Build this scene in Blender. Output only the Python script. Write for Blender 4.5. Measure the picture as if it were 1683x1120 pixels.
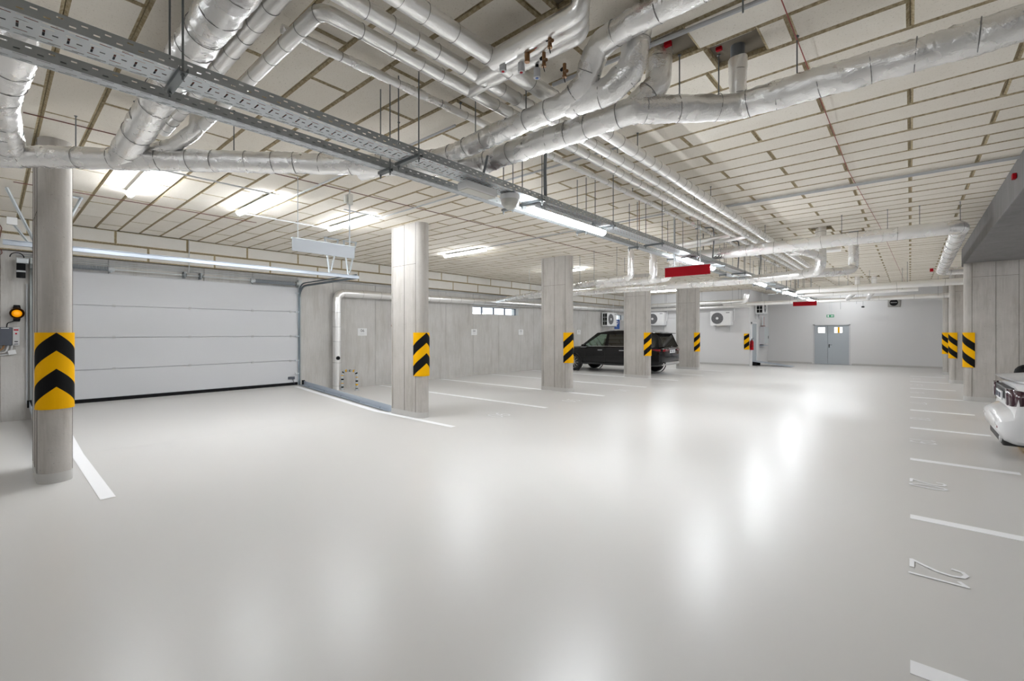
import bpy, bmesh, math, random
from mathutils import Vector, Matrix, noise
random.seed(7)
PI = math.pi
scn = bpy.context.scene
for o in list(bpy.data.objects): bpy.data.objects.remove(o)
COL = scn.collection

# ------------------------------------------------------------------ camera, world, exposure
TH = math.atan(654.5/748)                       # aisle runs along +Y, camera is turned to the left of it
cam_d = bpy.data.cameras.new('camera'); cam = bpy.data.objects.new('camera', cam_d); COL.objects.link(cam)
cam_d.sensor_width = 36.0; cam_d.lens = 748*36/1683; cam_d.sensor_fit = 'HORIZONTAL'
cam_d.shift_y = -(560-547)/1683
cam_d.clip_start = 0.05; cam_d.clip_end = 200
cam.location = (0, 0, 1.67); cam.rotation_euler = (PI/2, 0, TH)
scn.camera = cam
scn.view_settings.view_transform = 'Standard'; scn.view_settings.look = 'None'
scn.view_settings.gamma = 1.0; scn.view_settings.use_curve_mapping = False
scn.view_settings.exposure = 1.08
w = bpy.data.worlds.new('sky'); scn.world = w; w.use_nodes = True
w.node_tree.nodes['Background'].inputs[0].default_value = (0.80, 0.90, 1.0, 1); w.node_tree.nodes['Background'].inputs[1].default_value = 1.6
LAMP_STRENGTH = 70.0
scn.cycles.max_bounces = 7; scn.cycles.glossy_bounces = 3

# ------------------------------------------------------------------ helpers
class MB:
    def __init__(s): s.v = []; s.f = []; s.m = []
    def add(s, vs, fs, mi=0):
        b = len(s.v); s.v += [tuple(p) for p in vs]
        s.f += [tuple(b+i for i in f) for f in fs]; s.m += [mi]*len(fs)
    def box(s, c, d, mi=0, rot=None):
        x, y, z = d[0]/2, d[1]/2, d[2]/2
        vs = [Vector((sx*x, sy*y, sz*z)) for sz in (-1, 1) for sy in (-1, 1) for sx in (-1, 1)]
        if rot is not None: vs = [rot @ p for p in vs]
        vs = [p+Vector(c) for p in vs]
        s.add(vs, [(0,2,3,1),(4,5,7,6),(0,1,5,4),(2,6,7,3),(0,4,6,2),(1,3,7,5)], mi)
    def b2(s, a, b, mi=0):
        s.box([(a[i]+b[i])/2 for i in range(3)], [abs(b[i]-a[i]) for i in range(3)], mi)
    def bar(s, p, q, wd, ht, mi=0, up=(0,0,1)):
        p = Vector(p); q = Vector(q); d = q-p; L = d.length; d.normalize(); u = Vector(up)
        if abs(d.dot(u)) > .98: u = Vector((1,0,0))
        sx = d.cross(u).normalized(); u = sx.cross(d)
        R = Matrix((sx, d, u)).transposed()
        s.box((p+q)/2, (wd, L, ht), mi, R)
    def cyl(s, p, q, r, n=10, mi=0, r2=None, cap=True):
        p = Vector(p); q = Vector(q); d = (q-p).normalized(); r2 = r if r2 is None else r2
        u = Vector((0,0,1)) if abs(d.z) < .9 else Vector((1,0,0))
        a = d.cross(u).normalized(); b = d.cross(a)
        vs = []
        for c, rr in ((p, r), (q, r2)):
            for i in range(n):
                t = 2*PI*i/n; vs.append(c+a*(math.cos(t)*rr)+b*(math.sin(t)*rr))
        fs = [(i, i+n, (i+1) % n+n, (i+1) % n) for i in range(n)]
        if cap: fs += [tuple(range(n)), tuple(range(2*n-1, n-1, -1))]
        s.add(vs, fs, mi)
    def ring(s, c, d, R, r, n=18, k=6, mi=0):
        c = Vector(c); d = Vector(d).normalized()
        u = Vector((0,0,1)) if abs(d.z) < .9 else Vector((1,0,0))
        a = d.cross(u).normalized(); b = d.cross(a); vs = []
        for i in range(n):
            t = 2*PI*i/n; e = a*math.cos(t)+b*math.sin(t)
            for j in range(k):
                q = 2*PI*j/k; vs.append(c+e*(R+r*math.cos(q))+d*(r*math.sin(q)))
        s.add(vs, [(i*k+j, i*k+(j+1) % k, ((i+1) % n)*k+(j+1) % k, ((i+1) % n)*k+j) for i in range(n) for j in range(k)], mi)
    def sweep(s, pts, r, n=10, mi=0, wob=0., cap=True, seed=0.):
        pts = [Vector(p) for p in pts]; m = len(pts)
        T = [(pts[min(i+1, m-1)]-pts[max(i-1, 0)]).normalized() for i in range(m)]
        u = Vector((0,0,1)) if abs(T[0].z) < .9 else Vector((1,0,0))
        a = T[0].cross(u).normalized(); vs = []
        for i in range(m):
            a = (a-T[i]*a.dot(T[i])).normalized(); b = T[i].cross(a)
            for j in range(n):
                t = 2*PI*j/n; e = a*math.cos(t)+b*math.sin(t); rr = r
                if wob:                                   # crinkled wrapping: soft sag plus sharp creases
                    q = pts[i]+e*r+Vector((seed, 0, 0)); q2 = q*17+Vector((3, 7, 1))
                    rr = r+wob*(1.3*noise.noise(q*5)+1.7*(abs(noise.noise(q2))-.25)+.9*(abs(noise.noise(q*39))-.25))
                vs.append(pts[i]+e*rr)
        fs = [(i*n+j, i*n+(j+1) % n, (i+1)*n+(j+1) % n, (i+1)*n+j) for i in range(m-1) for j in range(n)]
        if cap: fs += [tuple(range(n-1, -1, -1)), tuple(range((m-1)*n, m*n))]
        s.add(vs, fs, mi)
    def prism(s, poly, axis, lo, hi, mi=0):
        """poly: 2-D points; axis: index of the extrusion axis, other two axes in order"""
        ax = [i for i in range(3) if i != axis]; vs = []
        for h in (lo, hi):
            for p in poly:
                q = [0, 0, 0]; q[ax[0]] = p[0]; q[ax[1]] = p[1]; q[axis] = h; vs.append(q)
        n = len(poly)
        s.add(vs, [tuple(range(n-1, -1, -1)), tuple(range(n, 2*n))]+[(i, (i+1) % n, (i+1) % n+n, i+n) for i in range(n)], mi)

def build(name, mb, mats, parent=None, smooth=False, loc=None, bevel=0., **pr):
    me = bpy.data.meshes.new(name); me.from_pydata(mb.v, [], mb.f)
    if not isinstance(mats, (list, tuple)): mats = [mats]
    for m in mats: me.materials.append(m)
    if len(mats) > 1: me.polygons.foreach_set('material_index', mb.m)
    bm = bmesh.new(); bm.from_mesh(me); bmesh.ops.recalc_face_normals(bm, faces=bm.faces); bm.to_mesh(me); bm.free()
    if smooth:
        me.polygons.foreach_set('use_smooth', [True]*len(me.polygons))
        me.set_sharp_from_angle(angle=math.radians(40))
    o = bpy.data.objects.new(name, me); COL.objects.link(o)
    if parent: o.parent = parent
    if loc: o.location = loc
    if bevel:
        b = o.modifiers.new('bevel', 'BEVEL'); b.width = bevel; b.segments = 2; b.limit_method = 'ANGLE'
    for k, v in pr.items(): o[k] = v
    return o
def empty(name, loc=(0,0,0), rz=0, **pr):
    o = bpy.data.objects.new(name, None); COL.objects.link(o); o.location = loc; o.rotation_euler = (0,0,rz)
    o.empty_display_size = .1
    for k, v in pr.items(): o[k] = v
    return o
def copy_tree(o, parent=None):
    c = o.copy(); COL.objects.link(c); c.parent = parent
    for ch in list(o.children): copy_tree(ch, c)
    return c
def fillet(pts, rad, step=.07):
    pts = [Vector(p) for p in pts]; out = [pts[0]]
    for i in range(1, len(pts)-1):
        a, b, c = pts[i-1], pts[i], pts[i+1]
        u = (a-b); v = (c-b); lu, lv = u.length, v.length; u.normalize(); v.normalize()
        ang = u.angle(v)
        t = min(rad/math.tan(max(ang, .05)/2), lu*.49, lv*.49)
        p, q = b+u*t, b+v*t; k = max(4, int((PI-ang)*rad/step)+2)
        for j in range(k+1):
            s = j/k; out.append(p*(1-s)**2+b*2*s*(1-s)+q*s*s)
    out.append(pts[-1]); res = [out[0]]
    for p in out[1:]:
        d = (p-res[-1]).length; n = max(1, int(d/step)); q = res[-1].copy()
        if d < 1e-4: continue
        for j in range(1, n+1): res.append(q.lerp(p, j/n))
    return res

# ------------------------------------------------------------------ materials
def M(name, col, rough=.5, metal=0., spec=.5, emit=None, es=0., coat=0.):
    m = bpy.data.materials.new(name); m.use_nodes = True; b = m.node_tree.nodes['Principled BSDF']
    b.inputs['Base Color'].default_value = (*col, 1); b.inputs['Roughness'].default_value = rough
    b.inputs['Metallic'].default_value = metal; b.inputs['Specular IOR Level'].default_value = spec
    if coat: b.inputs['Coat Weight'].default_value = coat; b.inputs['Coat Roughness'].default_value = .05
    if emit: b.inputs['Emission Color'].default_value = (*emit, 1); b.inputs['Emission Strength'].default_value = es
    return m
class NT:
    def __init__(s, m): s.t = m.node_tree; s.n = s.t.nodes; s.b = s.n['Principled BSDF']; s.co = s.n.new('ShaderNodeTexCoord')
    def L(s, a, b): s.t.links.new(a, b)
    def vec(s, scale=(1,1,1), src='Object'):
        mp = s.n.new('ShaderNodeMapping'); mp.inputs['Scale'].default_value = scale; s.L(s.co.outputs[src], mp.inputs[0]); return mp.outputs[0]
    def noise(s, v, sc, det=4, rough=.55, dist=0.):
        n = s.n.new('ShaderNodeTexNoise'); n.inputs['Scale'].default_value = sc; n.inputs['Detail'].default_value = det
        n.inputs['Roughness'].default_value = rough; n.inputs['Distortion'].default_value = dist; s.L(v, n.inputs['Vector']); return n.outputs['Fac']
    def ramp(s, f, stops):
        r = s.n.new('ShaderNodeValToRGB'); e = r.color_ramp.elements
        while len(e) < len(stops): e.new(.5)
        for i, (p, c) in enumerate(stops): e[i].position = p; e[i].color = (*c, 1) if len(c) == 3 else c
        s.L(f, r.inputs[0]); return r.outputs[0]
    def mix(s, a, b, f, mode='MIX'):
        n = s.n.new('ShaderNodeMix'); n.data_type = 'RGBA'; n.blend_type = mode
        for sock, x in ((n.inputs[6], a), (n.inputs[7], b), (n.inputs[0], f)):
            if hasattr(x, 'links'): s.L(x, sock)
            elif isinstance(x, tuple): sock.default_value = (*x, 1)
            else: sock.default_value = x
        return n.outputs[2]
    def bump(s, h, st=.3, d=.01):
        b = s.n.new('ShaderNodeBump'); b.inputs['Strength'].default_value = st; b.inputs['Distance'].default_value = d
        s.L(h, b.inputs['Height']); s.L(b.outputs[0], s.b.inputs['Normal'])
def g(v): return (v, v, v)
def concrete(name, base, dark, stain, bump=.25):
    m = M(name, base, .85, spec=.3); t = NT(m); v = t.vec()
    c = t.mix(base, dark, t.ramp(t.noise(v, 1.3, 6, .62), [(.35, g(0)), (.7, g(1))]))
    c = t.mix(c, stain, t.ramp(t.noise(t.vec((4, 4, .6)), 1.3, 4, .6), [(.50, g(0)), (.75, g(.6))]))
    c = t.mix(c, tuple(x*1.18 for x in base), t.ramp(t.noise(t.vec((9, 9, .8)), 3, 3), [(.5, g(0)), (.8, g(.5))]))
    c = t.mix(c, tuple(x*.45 for x in dark), t.ramp(t.noise(v, 38, 2), [(.68, g(0)), (.78, g(.55))]))
    t.L(c, t.b.inputs['Base Color']); t.bump(t.noise(v, 30, 5), bump, .01); return m
m_conc = concrete('column_concrete', (.50,.475,.445), (.41,.385,.355), (.29,.255,.22))
m_cwall = concrete('wall_concrete', (.58,.565,.545), (.50,.485,.46), (.40,.375,.34))
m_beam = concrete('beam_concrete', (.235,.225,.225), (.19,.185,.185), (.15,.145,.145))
m_plinth = M('grey_floor_coating_upstand', (.50,.49,.47), .35)
def m_floor_():
    m = M('floor_coating', (.65,.635,.617), .32); t = NT(m)
    t.bump(t.noise(t.vec(), 2.5, 2), .02, .01); return m
m_floor = m_floor_()
def m_board_(name, base, d2):
    m = M(name, base, .95, spec=.15); t = NT(m); v = t.vec(); oi = t.n.new('ShaderNodeObjectInfo')
    gv = t.n.new('ShaderNodeNewGeometry')
    c = t.mix(base, d2, t.ramp(t.noise(gv.outputs['Position'], 1.6, 6, .65, .4), [(.42, g(0)), (.75, g(.9))]))
    rr = t.n.new('ShaderNodeMath'); rr.operation = 'MULTIPLY'; rr.inputs[1].default_value = .55; t.L(oi.outputs['Random'], rr.inputs[0])
    c = t.mix(c, d2, rr.outputs[0])
    c = t.mix(c, (.42,.36,.27), t.ramp(t.noise(gv.outputs['Position'], 75, 3), [(.60, g(0)), (.74, g(.55))]))
    t.L(c, t.b.inputs['Base Color']); t.bump(t.noise(gv.outputs['Position'], 120, 3), .35, .006); return m
m_board = m_board_('painted_woodwool_face', (.86,.815,.735), (.79,.735,.645))
m_wboard = m_board_('painted_woodwool_wall', (.70,.68,.64), (.64,.61,.56))
def m_edge_():
    m = M('raw_woodwool_edge', (.33,.27,.17), .95, spec=.1); t = NT(m); gv = t.n.new('ShaderNodeNewGeometry')
    t.L(t.mix((.52,.44,.30), (.33,.26,.15), t.ramp(t.noise(gv.outputs['Position'], 40, 4, .7), [(.4, g(0)), (.65, g(1))])), t.b.inputs['Base Color'])
    t.bump(t.noise(gv.outputs['Position'], 90, 3), .8, .01); return m
m_edge = m_edge_()
m_slab = M('slab_behind_boards', (.20,.17,.13), .9)
def m_foil_(name, col, rough, st, sc):
    m = M(name, col, rough, .88); t = NT(m); v = t.vec()
    n1 = t.noise(v, sc, 4, .6); n2 = t.noise(v, sc*.35, 3, .5); n3 = t.noise(t.vec((1.4, 1.4, 3.2)), sc*2.4, 3, .6)
    rg = t.n.new('ShaderNodeMath'); rg.operation = 'PINGPONG'; rg.inputs[1].default_value = .12; t.L(n1, rg.inputs[0])
    a = t.n.new('ShaderNodeMath'); a.operation = 'MULTIPLY_ADD'; a.inputs[1].default_value = .22; t.L(n3, a.inputs[0]); t.L(rg.outputs[0], a.inputs[2])
    t.bump(a.outputs[0], st, .03)
    r = t.n.new('ShaderNodeMapRange'); r.inputs[3].default_value = rough-.08; r.inputs[4].default_value = rough+.12
    t.L(n2, r.inputs[0]); t.L(r.outputs[0], t.b.inputs['Roughness']); return m
m_foil = m_foil_('aluminium_foil_wrap', (.95,.945,.94), .26, .35, 12)
m_foil2 = m_foil_('smooth_foil_lagging', (.95,.945,.935), .30, .3, 7)
m_wire = M('binding_wire', (.28,.275,.27), .5, .6)
m_galv = M('galvanised_steel', (.56,.59,.61), .42, .6)
m_galv_d = M('galvanised_steel_dull', (.40,.42,.42), .45, .6)
m_rod = M('threaded_rod_steel', (.20,.215,.22), .45, .8)
m_bluesteel = M('steel_angle', (.50,.55,.62), .38, .7)
m_white = M('white_paint', (.80,.80,.80), .6)
m_wallw = M('white_wall_paint', (.68,.675,.675), .75, spec=.3)
m_line = M('white_line_paint', (.95,.95,.97), .6)
m_door = M('garage_door_white', (.61,.615,.635), .45)
t = NT(m_door); wv = t.n.new('ShaderNodeTexWave'); wv.bands_direction = 'Z'; wv.inputs['Scale'].default_value = 9; t.L(t.co.outputs['Object'], wv.inputs[0]); t.bump(wv.outputs['Fac'], .06, .004)
m_black = M('black_rubber', (.005,.005,.006), .55, spec=.2)
m_blackp = M('black_guard_foam', (.004,.004,.0045), .6, spec=.15)
m_yel = M('yellow_guard_foam', (.86,.44,.0), .6, spec=.1)
m_red = M('red_sheet', (.40,.002,.010), .55, spec=.15)
m_sign = M('sign_plate_grey', (.62,.66,.72), .4)
m_grey = M('grey_steel_door', (.40,.435,.465), .5)
m_dgrey = M('dark_grey_plastic', (.085,.095,.12), .5)
m_lgrey = M('light_grey_plastic', (.56,.56,.57), .5)
m_beige = M('beige_plastic', (.62,.61,.56), .5)
m_brass = M('brass', (.24,.13,.06), .35, .8)
m_amber = M('amber_lens', (.95,.38,.01), .2, emit=(1,.35,0), es=.25)
m_lamp = M('lit_diffuser', (.9,.9,.9), .4, emit=(.925,.962,1.0), es=LAMP_STRENGTH)
m_lamp2 = M('lit_ceiling_diffuser', (.9,.9,.9), .4, emit=(.925,.962,1.0), es=LAMP_STRENGTH*.58)
m_ind = M('green_exit_sign', (.02,.18,.08), .4, emit=(.05,.5,.25), es=.05)
m_ink = M('sign_ink', (.05,.05,.06), .6)
m_blue = M('blue_sign', (.02,.09,.36), .45)
m_pvc = M('grey_pipe', (.20,.215,.235), .4)
m_conduit = M('grey_conduit', (.50,.51,.525), .45)
m_cable = M('red_cable', (.33,.06,.045), .5)
m_brownc = M('brown_cable', (.16,.055,.04), .5)
m_kerb = M('light_concrete', (.55,.51,.48), .8)
def m_glass_():
    m = bpy.data.materials.new('clear_pane'); m.use_nodes = True; n = m.node_tree.nodes; n.clear()
    o = n.new('ShaderNodeOutputMaterial'); mx = n.new('ShaderNodeMixShader'); tr = n.new('ShaderNodeBsdfTransparent'); gl = n.new('ShaderNodeBsdfGlossy')
    gl.inputs['Roughness'].default_value = .02; tr.inputs[0].default_value = (.93,.95,.95,1); mx.inputs[0].default_value = .12
    L = m.node_tree.links; L.new(tr.outputs[0], mx.inputs[1]); L.new(gl.outputs[0], mx.inputs[2]); L.new(mx.outputs[0], o.inputs[0]); return m
m_glass = m_glass_()
m_tint = m_glass_(); m_tint.name = 'tinted_car_glass'; m_tint.node_tree.nodes['Transparent BSDF'].inputs[0].default_value = (.62,.72,.66,1)
m_dtint = m_glass_(); m_dtint.name = 'dark_car_glass'; m_dtint.node_tree.nodes['Transparent BSDF'].inputs[0].default_value = (.10,.105,.09,1)
m_litpane = M('lit_window', (.8,.8,.75), .3, emit=(1,.98,.92), es=1.1)
m_carblk = M('black_car_paint', (.002,.002,.003), .15, spec=.35, coat=.25)
m_carwht = M('white_car_paint', (.78,.78,.79), .3, coat=.8)
m_chrome = M('chrome', (.75,.76,.77), .15, 1.0)
m_silver = M('silver_trim', (.60,.60,.60), .3, .8)
m_trim = M('black_trim', (.02,.02,.02), .5)
m_tyre = M('tyre', (.02,.02,.02), .8)
m_tail = M('red_tail_lamp', (.20,.004,.01), .15, coat=1.0)
m_dtail = M('smoked_tail_lamp', (.055,.02,.03), .15, coat=1.0)
m_plate = M('number_plate', (.80,.81,.82), .4)
m_seat = M('dark_upholstery', (.03,.03,.032), .8)

# ------------------------------------------------------------------ setting: floor, walls, ceiling
CZ = 3.83
XW, XR, YB, YF = -12.75, 6.2, -7.0, 28.9
def struct(name, mb, mats, **k): return build(name, mb, mats, kind='structure', **k)
mb = MB(); mb.b2((XW-.3, YB-.3, -.3), (XR+.3, YF+.3, 0)); floor = struct('floor', mb, m_floor)
# entrance lane rises towards the garage door
mb = MB(); mb.prism([(-8.55, .001), (XW+.0, .24), (XW, .001)], 1, .50, 5.56)
build('ramp', mb, m_floor, floor)
def line(x0, x1, yc, wd=.12, ramp=False):
    mb = MB()
    if not ramp: mb.b2((x0, yc-wd/2, .0), (x1, yc+wd/2, .003))
    else:
        for a, b, za, zb in ((x1, -8.55, 0, 0), (-8.55, x0, 0, .24*(x0+8.55)/(XW+8.55))):
            mb.add([(a, yc-wd/2, za+.004), (a, yc+wd/2, za+.004), (b, yc+wd/2, zb+.004), (b, yc-wd/2, zb+.004)], [(0,1,2,3)])
    return build('parking_line', mb, m_line, floor)
line(-12.4, -6.07, .77, ramp=True); line(-12.4, -6.07, 5.37, ramp=True)
for yy in (8.10, 10.62, 13.17, 15.72, 18.25, 20.8): line(-12.6, -6.07, yy)
for yy in (3.02, 5.49, 7.99, 10.63, 13.08, 15.70, 18.15, 20.68, 23.2): line(0, .98 if yy > 6 else 5.2, yy)
DIG = {'0': [[(.5+.42*math.cos(a*PI/10), .5+.5*math.sin(a*PI/10)) for a in range(21)]],
 '1': [[(.15,.86),(.5,.97),(.5,0)]],
 '2': [[(.06,.78),(.16,.94),(.45,1),(.78,.93),(.9,.74),(.8,.5),(.4,.22),(.06,.03),(.95,.03)]],
 '3': [[(.08,.84),(.3,.98),(.62,.99),(.86,.86),(.84,.63),(.6,.53),(.4,.53)],[(.6,.53),(.88,.42),(.92,.2),(.7,.03),(.35,.01),(.06,.16)]],
 '4': [[(.72,0),(.72,.98),(.05,.3),(.98,.3)]],
 '5': [[(.88,.97),(.2,.97),(.14,.55),(.5,.63),(.85,.5),(.92,.28),(.75,.05),(.4,.0),(.06,.14)]],
 '6': [[(.8,.94),(.5,.99),(.2,.78),(.08,.4),(.12,.16),(.4,.0),(.75,.06),(.92,.3),(.78,.53),(.45,.58),(.12,.4)]],
 '7': [[(.06,.97),(.95,.97),(.4,0)]],
 '8': [[(.5+.36*math.cos(a*PI/8), .76+.23*math.sin(a*PI/8)) for a in range(17)],[(.5+.43*math.cos(a*PI/8), .27+.26*math.sin(a*PI/8)) for a in range(17)]],
 '9': [[(.2,.06),(.5,.01),(.8,.22),(.92,.6),(.88,.84),(.6,1),(.25,.94),(.08,.7),(.22,.47),(.55,.42),(.88,.6)]]}
def number(txt, org, ex, ey, wd, ht, gap, st=.026):
    """digits as flat painted strokes; org bottom-left, ex reading direction, ey digit-up"""
    mb = MB(); ex = Vector(ex); ey = Vector(ey); org = Vector(org)
    for k, ch in enumerate(txt):
        for pl in DIG[ch]:
            P = [org+ex*((p[0]*wd)+k*(wd+gap))+ey*(p[1]*ht) for p in pl]
            for i in range(len(P)-1):
                d = (P[i+1]-P[i]).normalized(); s = Vector((-d.y, d.x, 0))*st/2; a = P[i]-d*st*.35; b = P[i+1]+d*st*.35; z = Vector((0,0,.0002*i))
                mb.add([a-s+z, a+s+z, b+s+z, b-s+z], [(0,1,2,3)])
    return build('bay_number', mb, m_line, floor, label='white painted bay number '+txt)
for n, yy in ((21, 4.46), (20, 6.92), (19, 9.55), (18, 12.0), (17, 14.6), (16, 17.1), (15, 19.6), (14, 22.1)):
    number(str(n), (0, yy, .004), (0,-1,0), (1,0,0), .15, .29, .035)
for n, yy in ((6, 6.55), (5, 9.15), (4, 11.75), (3, 14.25), (2, 16.8), (1, 19.4)):
    number('0'+str(n), (-6.07, yy, .004), (0,1,0), (-1,0,0), .17, .36, .05)

# left wall: formwork panels of concrete below, two courses of boards above
mb = MB(); mb.b2((XW-.40, YB, -.1), (XW-.36, .3, CZ)); mb.b2((XW-.40, 5.8, -.1), (XW-.36, 12.25, CZ)); mb.b2((XW-.40, .3, 3.0), (XW-.36, 5.8, CZ))
mb.b2((XW-.40, 12.25, -.1), (XW-.36, YF, 2.38)); mb.b2((XW-.40, 12.25, 2.72), (XW-.36, YF, CZ)); mb.b2((XW-.40, 15.0, 2.38), (XW-.36, 22.9, 2.72)); mb.b2((XW-.40, 24.6, 2.38), (XW-.36, YF, 2.72))
wall_left = struct('wall_left', mb, m_cwall)
wins = [(12.26, 15.0, 2.40, 2.70), (22.9, 24.6, 2.40, 2.70)]
def panel(y0, y1, z0, z1):
    mb = MB(); e = .005; rects = [(y0+e, y1-e, z0, z1)]
    for a, b, c, d in wins+[(.55, 5.55, -1, 2.86)]:
        nr = []
        for (p, q, r, s) in rects:
            if a >= q or b <= p or c >= s or d <= r: nr.append((p, q, r, s)); continue
            if p < a: nr.append((p, a, r, s))
            if b < q: nr.append((b, q, r, s))
            u, v = max(p, a), min(q, b)
            if r < c: nr.append((u, v, r, c))
            if d < s: nr.append((u, v, d, s))
        rects = nr
    for p, q, r, s in rects: mb.b2((XW-.36, p, r), (XW, q, s))
    build('panel', mb, m_cwall, wall_left)
pj = [YB, -4.6, -2.2, .1, .55, 1.62, 3.35, 4.42, 5.55, 6.59, 8.0, 9.45, 10.91, 12.28, 13.75, 15.15, 16.05, 17.5, 18.9, 20.4, 21.8, 23.2, 24.95]
for a, b in zip(pj, pj[1:]): panel(a, b, -.02, 3.21)
def board_mesh(L, W, T=.05, c=.02, name='board', mats=None):
    x, y = L/2-.002, W/2-.002; c2 = c
    vs = [(-x+c2, -y+c2, 0), (x-c2, -y+c2, 0), (x-c2, y-c2, 0), (-x+c2, y-c2, 0), (-x, -y, c2*.7), (x, -y, c2*.7), (x, y, c2*.7), (-x, y, c2*.7), (-x, -y, T), (x, -y, T), (x, y, T), (-x, y, T)]
    fs = [(3,2,1,0)]+[(i, (i+1) % 4, (i+1) % 4+4, i+4) for i in range(4)]+[(i+4, (i+1) % 4+4, (i+1) % 4+8, i+8) for i in range(4)]
    return vs, fs
CACHE = {}
def board_obj(L, W, parent, mats, key):
    k = (round(L, 3), round(W, 3), key)
    if k not in CACHE:
        vs, fs = board_mesh(L, W); me = bpy.data.meshes.new('board'); me.from_pydata(vs, [], fs)
        for m in mats: me.materials.append(m)
        me.polygons.foreach_set('material_index', [0]+[1]*8); CACHE[k] = me
    o = bpy.data.objects.new('board', CACHE[k]); COL.objects.link(o); o.parent = parent; return o
BL, BW = 1.27, .36
for row, (z0, z1) in enumerate(((3.22, 3.535), (3.54, 3.83))):
    y = -1.27*2 + (.45 if row else 1.0)
    while y < 24.5:
        o = board_obj(BL, z1-z0, wall_left, [m_wboard, m_edge], 'w%d' % row)
        o.rotation_euler = (PI/2, 0, PI/2); o.location = (XW+.11, y+BL/2, (z0+z1)/2); o.rotation_euler = Matrix(((0,0,-1),(1,0,0),(0,-1,0))).to_euler()
        y += BL
mb = MB(); mb.b2((XW, YB, 3.22), (XW+.06, 24.9, CZ)); build('board_backing', mb, m_slab, wall_left)
for k, (a, b, c, d) in enumerate(wins):
    wt = empty('window_%d' % (k+1), (XW-.2, a, c), kind='structure')
    fr = MB(); n = 4 if k == 0 else 3; W = (b-a); H = d-c
    fr.b2((-.03, 0, 0), (.03, W, .02)); fr.b2((-.03, 0, H-.02), (.03, W, H))
    for i in range(n+1): yy = W*i/n; fr.b2((-.03, max(0, yy-.018), .02), (.03, min(W, yy+.018), H-.02))
    build('window_frame', fr, m_dgrey, wt)
    for i in range(n):
        p = MB(); p.b2((-.006, W*i/n+.018, .02), (.006, W*(i+1)/n-.018, H-.02)); build('pane', p, m_glass, wt)
# far walls, right wall, wall behind the camera
mb = MB(); mb.b2((XW, 24.9, 0), (-6.05, 25.1, 2.45)); mb.b2((XW, 24.93, 2.45), (-6.05, 25.1, 2.47)); mb.b2((XW, 24.9, 2.47), (-6.05, 25.1, 2.95)); mb.b2((XW, 24.84, 2.96), (-6.05, 25.1, 3.12)); mb.b2((XW, 24.95, 3.12), (-6.05, 25.1, CZ))
struct('wall_middle', mb, m_wallw)
mb = MB(); mb.b2((-6.25, 25.1, 0), (-6.05, YF, CZ)); struct('wall_passage', mb, m_wallw)
mb = MB(); mb.b2((-6.25, YF, 0), (-3.90, YF+.2, CZ)); mb.b2((-2.30, YF, 0), (XR, YF+.2, CZ)); mb.b2((-3.90, YF, 2.11), (-2.30, YF+.2, CZ)); struct('wall_far', mb, m_wallw)
mb = MB(); mb.b2((XR, YB, 0), (XR+.2, YF+.2, CZ)); struct('wall_right', mb, m_wallw)
mb = MB(); mb.b2((XW-.4, YB-.2, 0), (XR+.2, YB, CZ)); struct('wall_back', mb, m_wallw)
for i, (a, b) in enumerate((((XW, 24.885, 0), (-6.05, 24.9, .09)), ((-6.05, YF-.015, 0), (-3.95, YF, .09)), ((-2.25, YF-.015, 0), (XR, YF, .09)))):
    mb = MB(); mb.b2(a, b); struct('baseboard_'+('middle', 'far', 'far_right')[i], mb, m_plinth)

# ceiling slab and its boards
mb = MB(); mb.b2((XW-.4, YB-.2, CZ+.048), (XR+.2, YF+.2, CZ+.3)); ceiling = struct('ceiling', mb, m_slab)
holes = [(-1.17, -.83, 3.60, 3.90), (-1.72, -1.22, 3.24, 3.56), (-1.78, -1.30, 2.16, 2.50), (-1.58, -1.22, 11.2, 11.5), (-1.12, -.74, 12.1, 12.35), (-1.22, -.9, 22.2, 22.5), (-1.75, -1.4, 22.0, 22.3)]
def cut(rects, h):
    a, b, c, d = h; nr = []
    for (p, q, r, s) in rects:
        if a >= q or b <= p or c >= s or d <= r: nr.append((p, q, r, s)); continue
        if a-p > .03: nr.append((p, a, r, s))
        if q-b > .03: nr.append((b, q, r, s))
        u, v = max(p, a), min(q, b)
        if c-r > .03: nr.append((u, v, r, c))
        if s-d > .03: nr.append((u, v, d, s))
    return nr
rects = []
k0 = int((YB-5.36)/BW)-1
for k in range(k0, int((YF-5.36)/BW)+2):
    y0 = 5.36+k*BW; y1 = y0+BW; y0 = max(y0, YB); y1 = min(y1, YF)
    if y1-y0 < .05: continue
    off = 0 if k % 2 == 0 else BL/2
    i = int((XW-off)/BL)-1
    while off+i*BL < XR:
        x0, x1 = max(off+i*BL, XW+.11), min(off+(i+1)*BL, XR); i += 1
        if x1-x0 < .05: continue
        rs = [(x0, x1, y0, y1)]
        for h in holes: rs = cut(rs, h)
        rects += rs
def proj(X, Y, Z):
    d = -X*math.sin(TH)+Y*math.cos(TH); r = X*math.cos(TH)+Y*math.sin(TH)
    if d < .3: return None
    return 841.5+748*r/d, 547-748*(Z-1.67)/d
def area(rc):
    P = [proj(x, y, CZ) for x, y in ((rc[0], rc[2]), (rc[1], rc[2]), (rc[1], rc[3]), (rc[0], rc[3]))]
    if any(p is None for p in P): return 0
    cx = sum(p[0] for p in P)/4; cy = sum(p[1] for p in P)/4
    if not (-60 < cx < 1740 and -40 < cy): return 0
    if rc[0] > 1.0 and rc[2] < 16: return 0
    return abs(sum(P[i][0]*P[(i+1) % 4][1]-P[(i+1) % 4][0]*P[i][1] for i in range(4))/2)
rects.sort(key=area, reverse=True)
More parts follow.
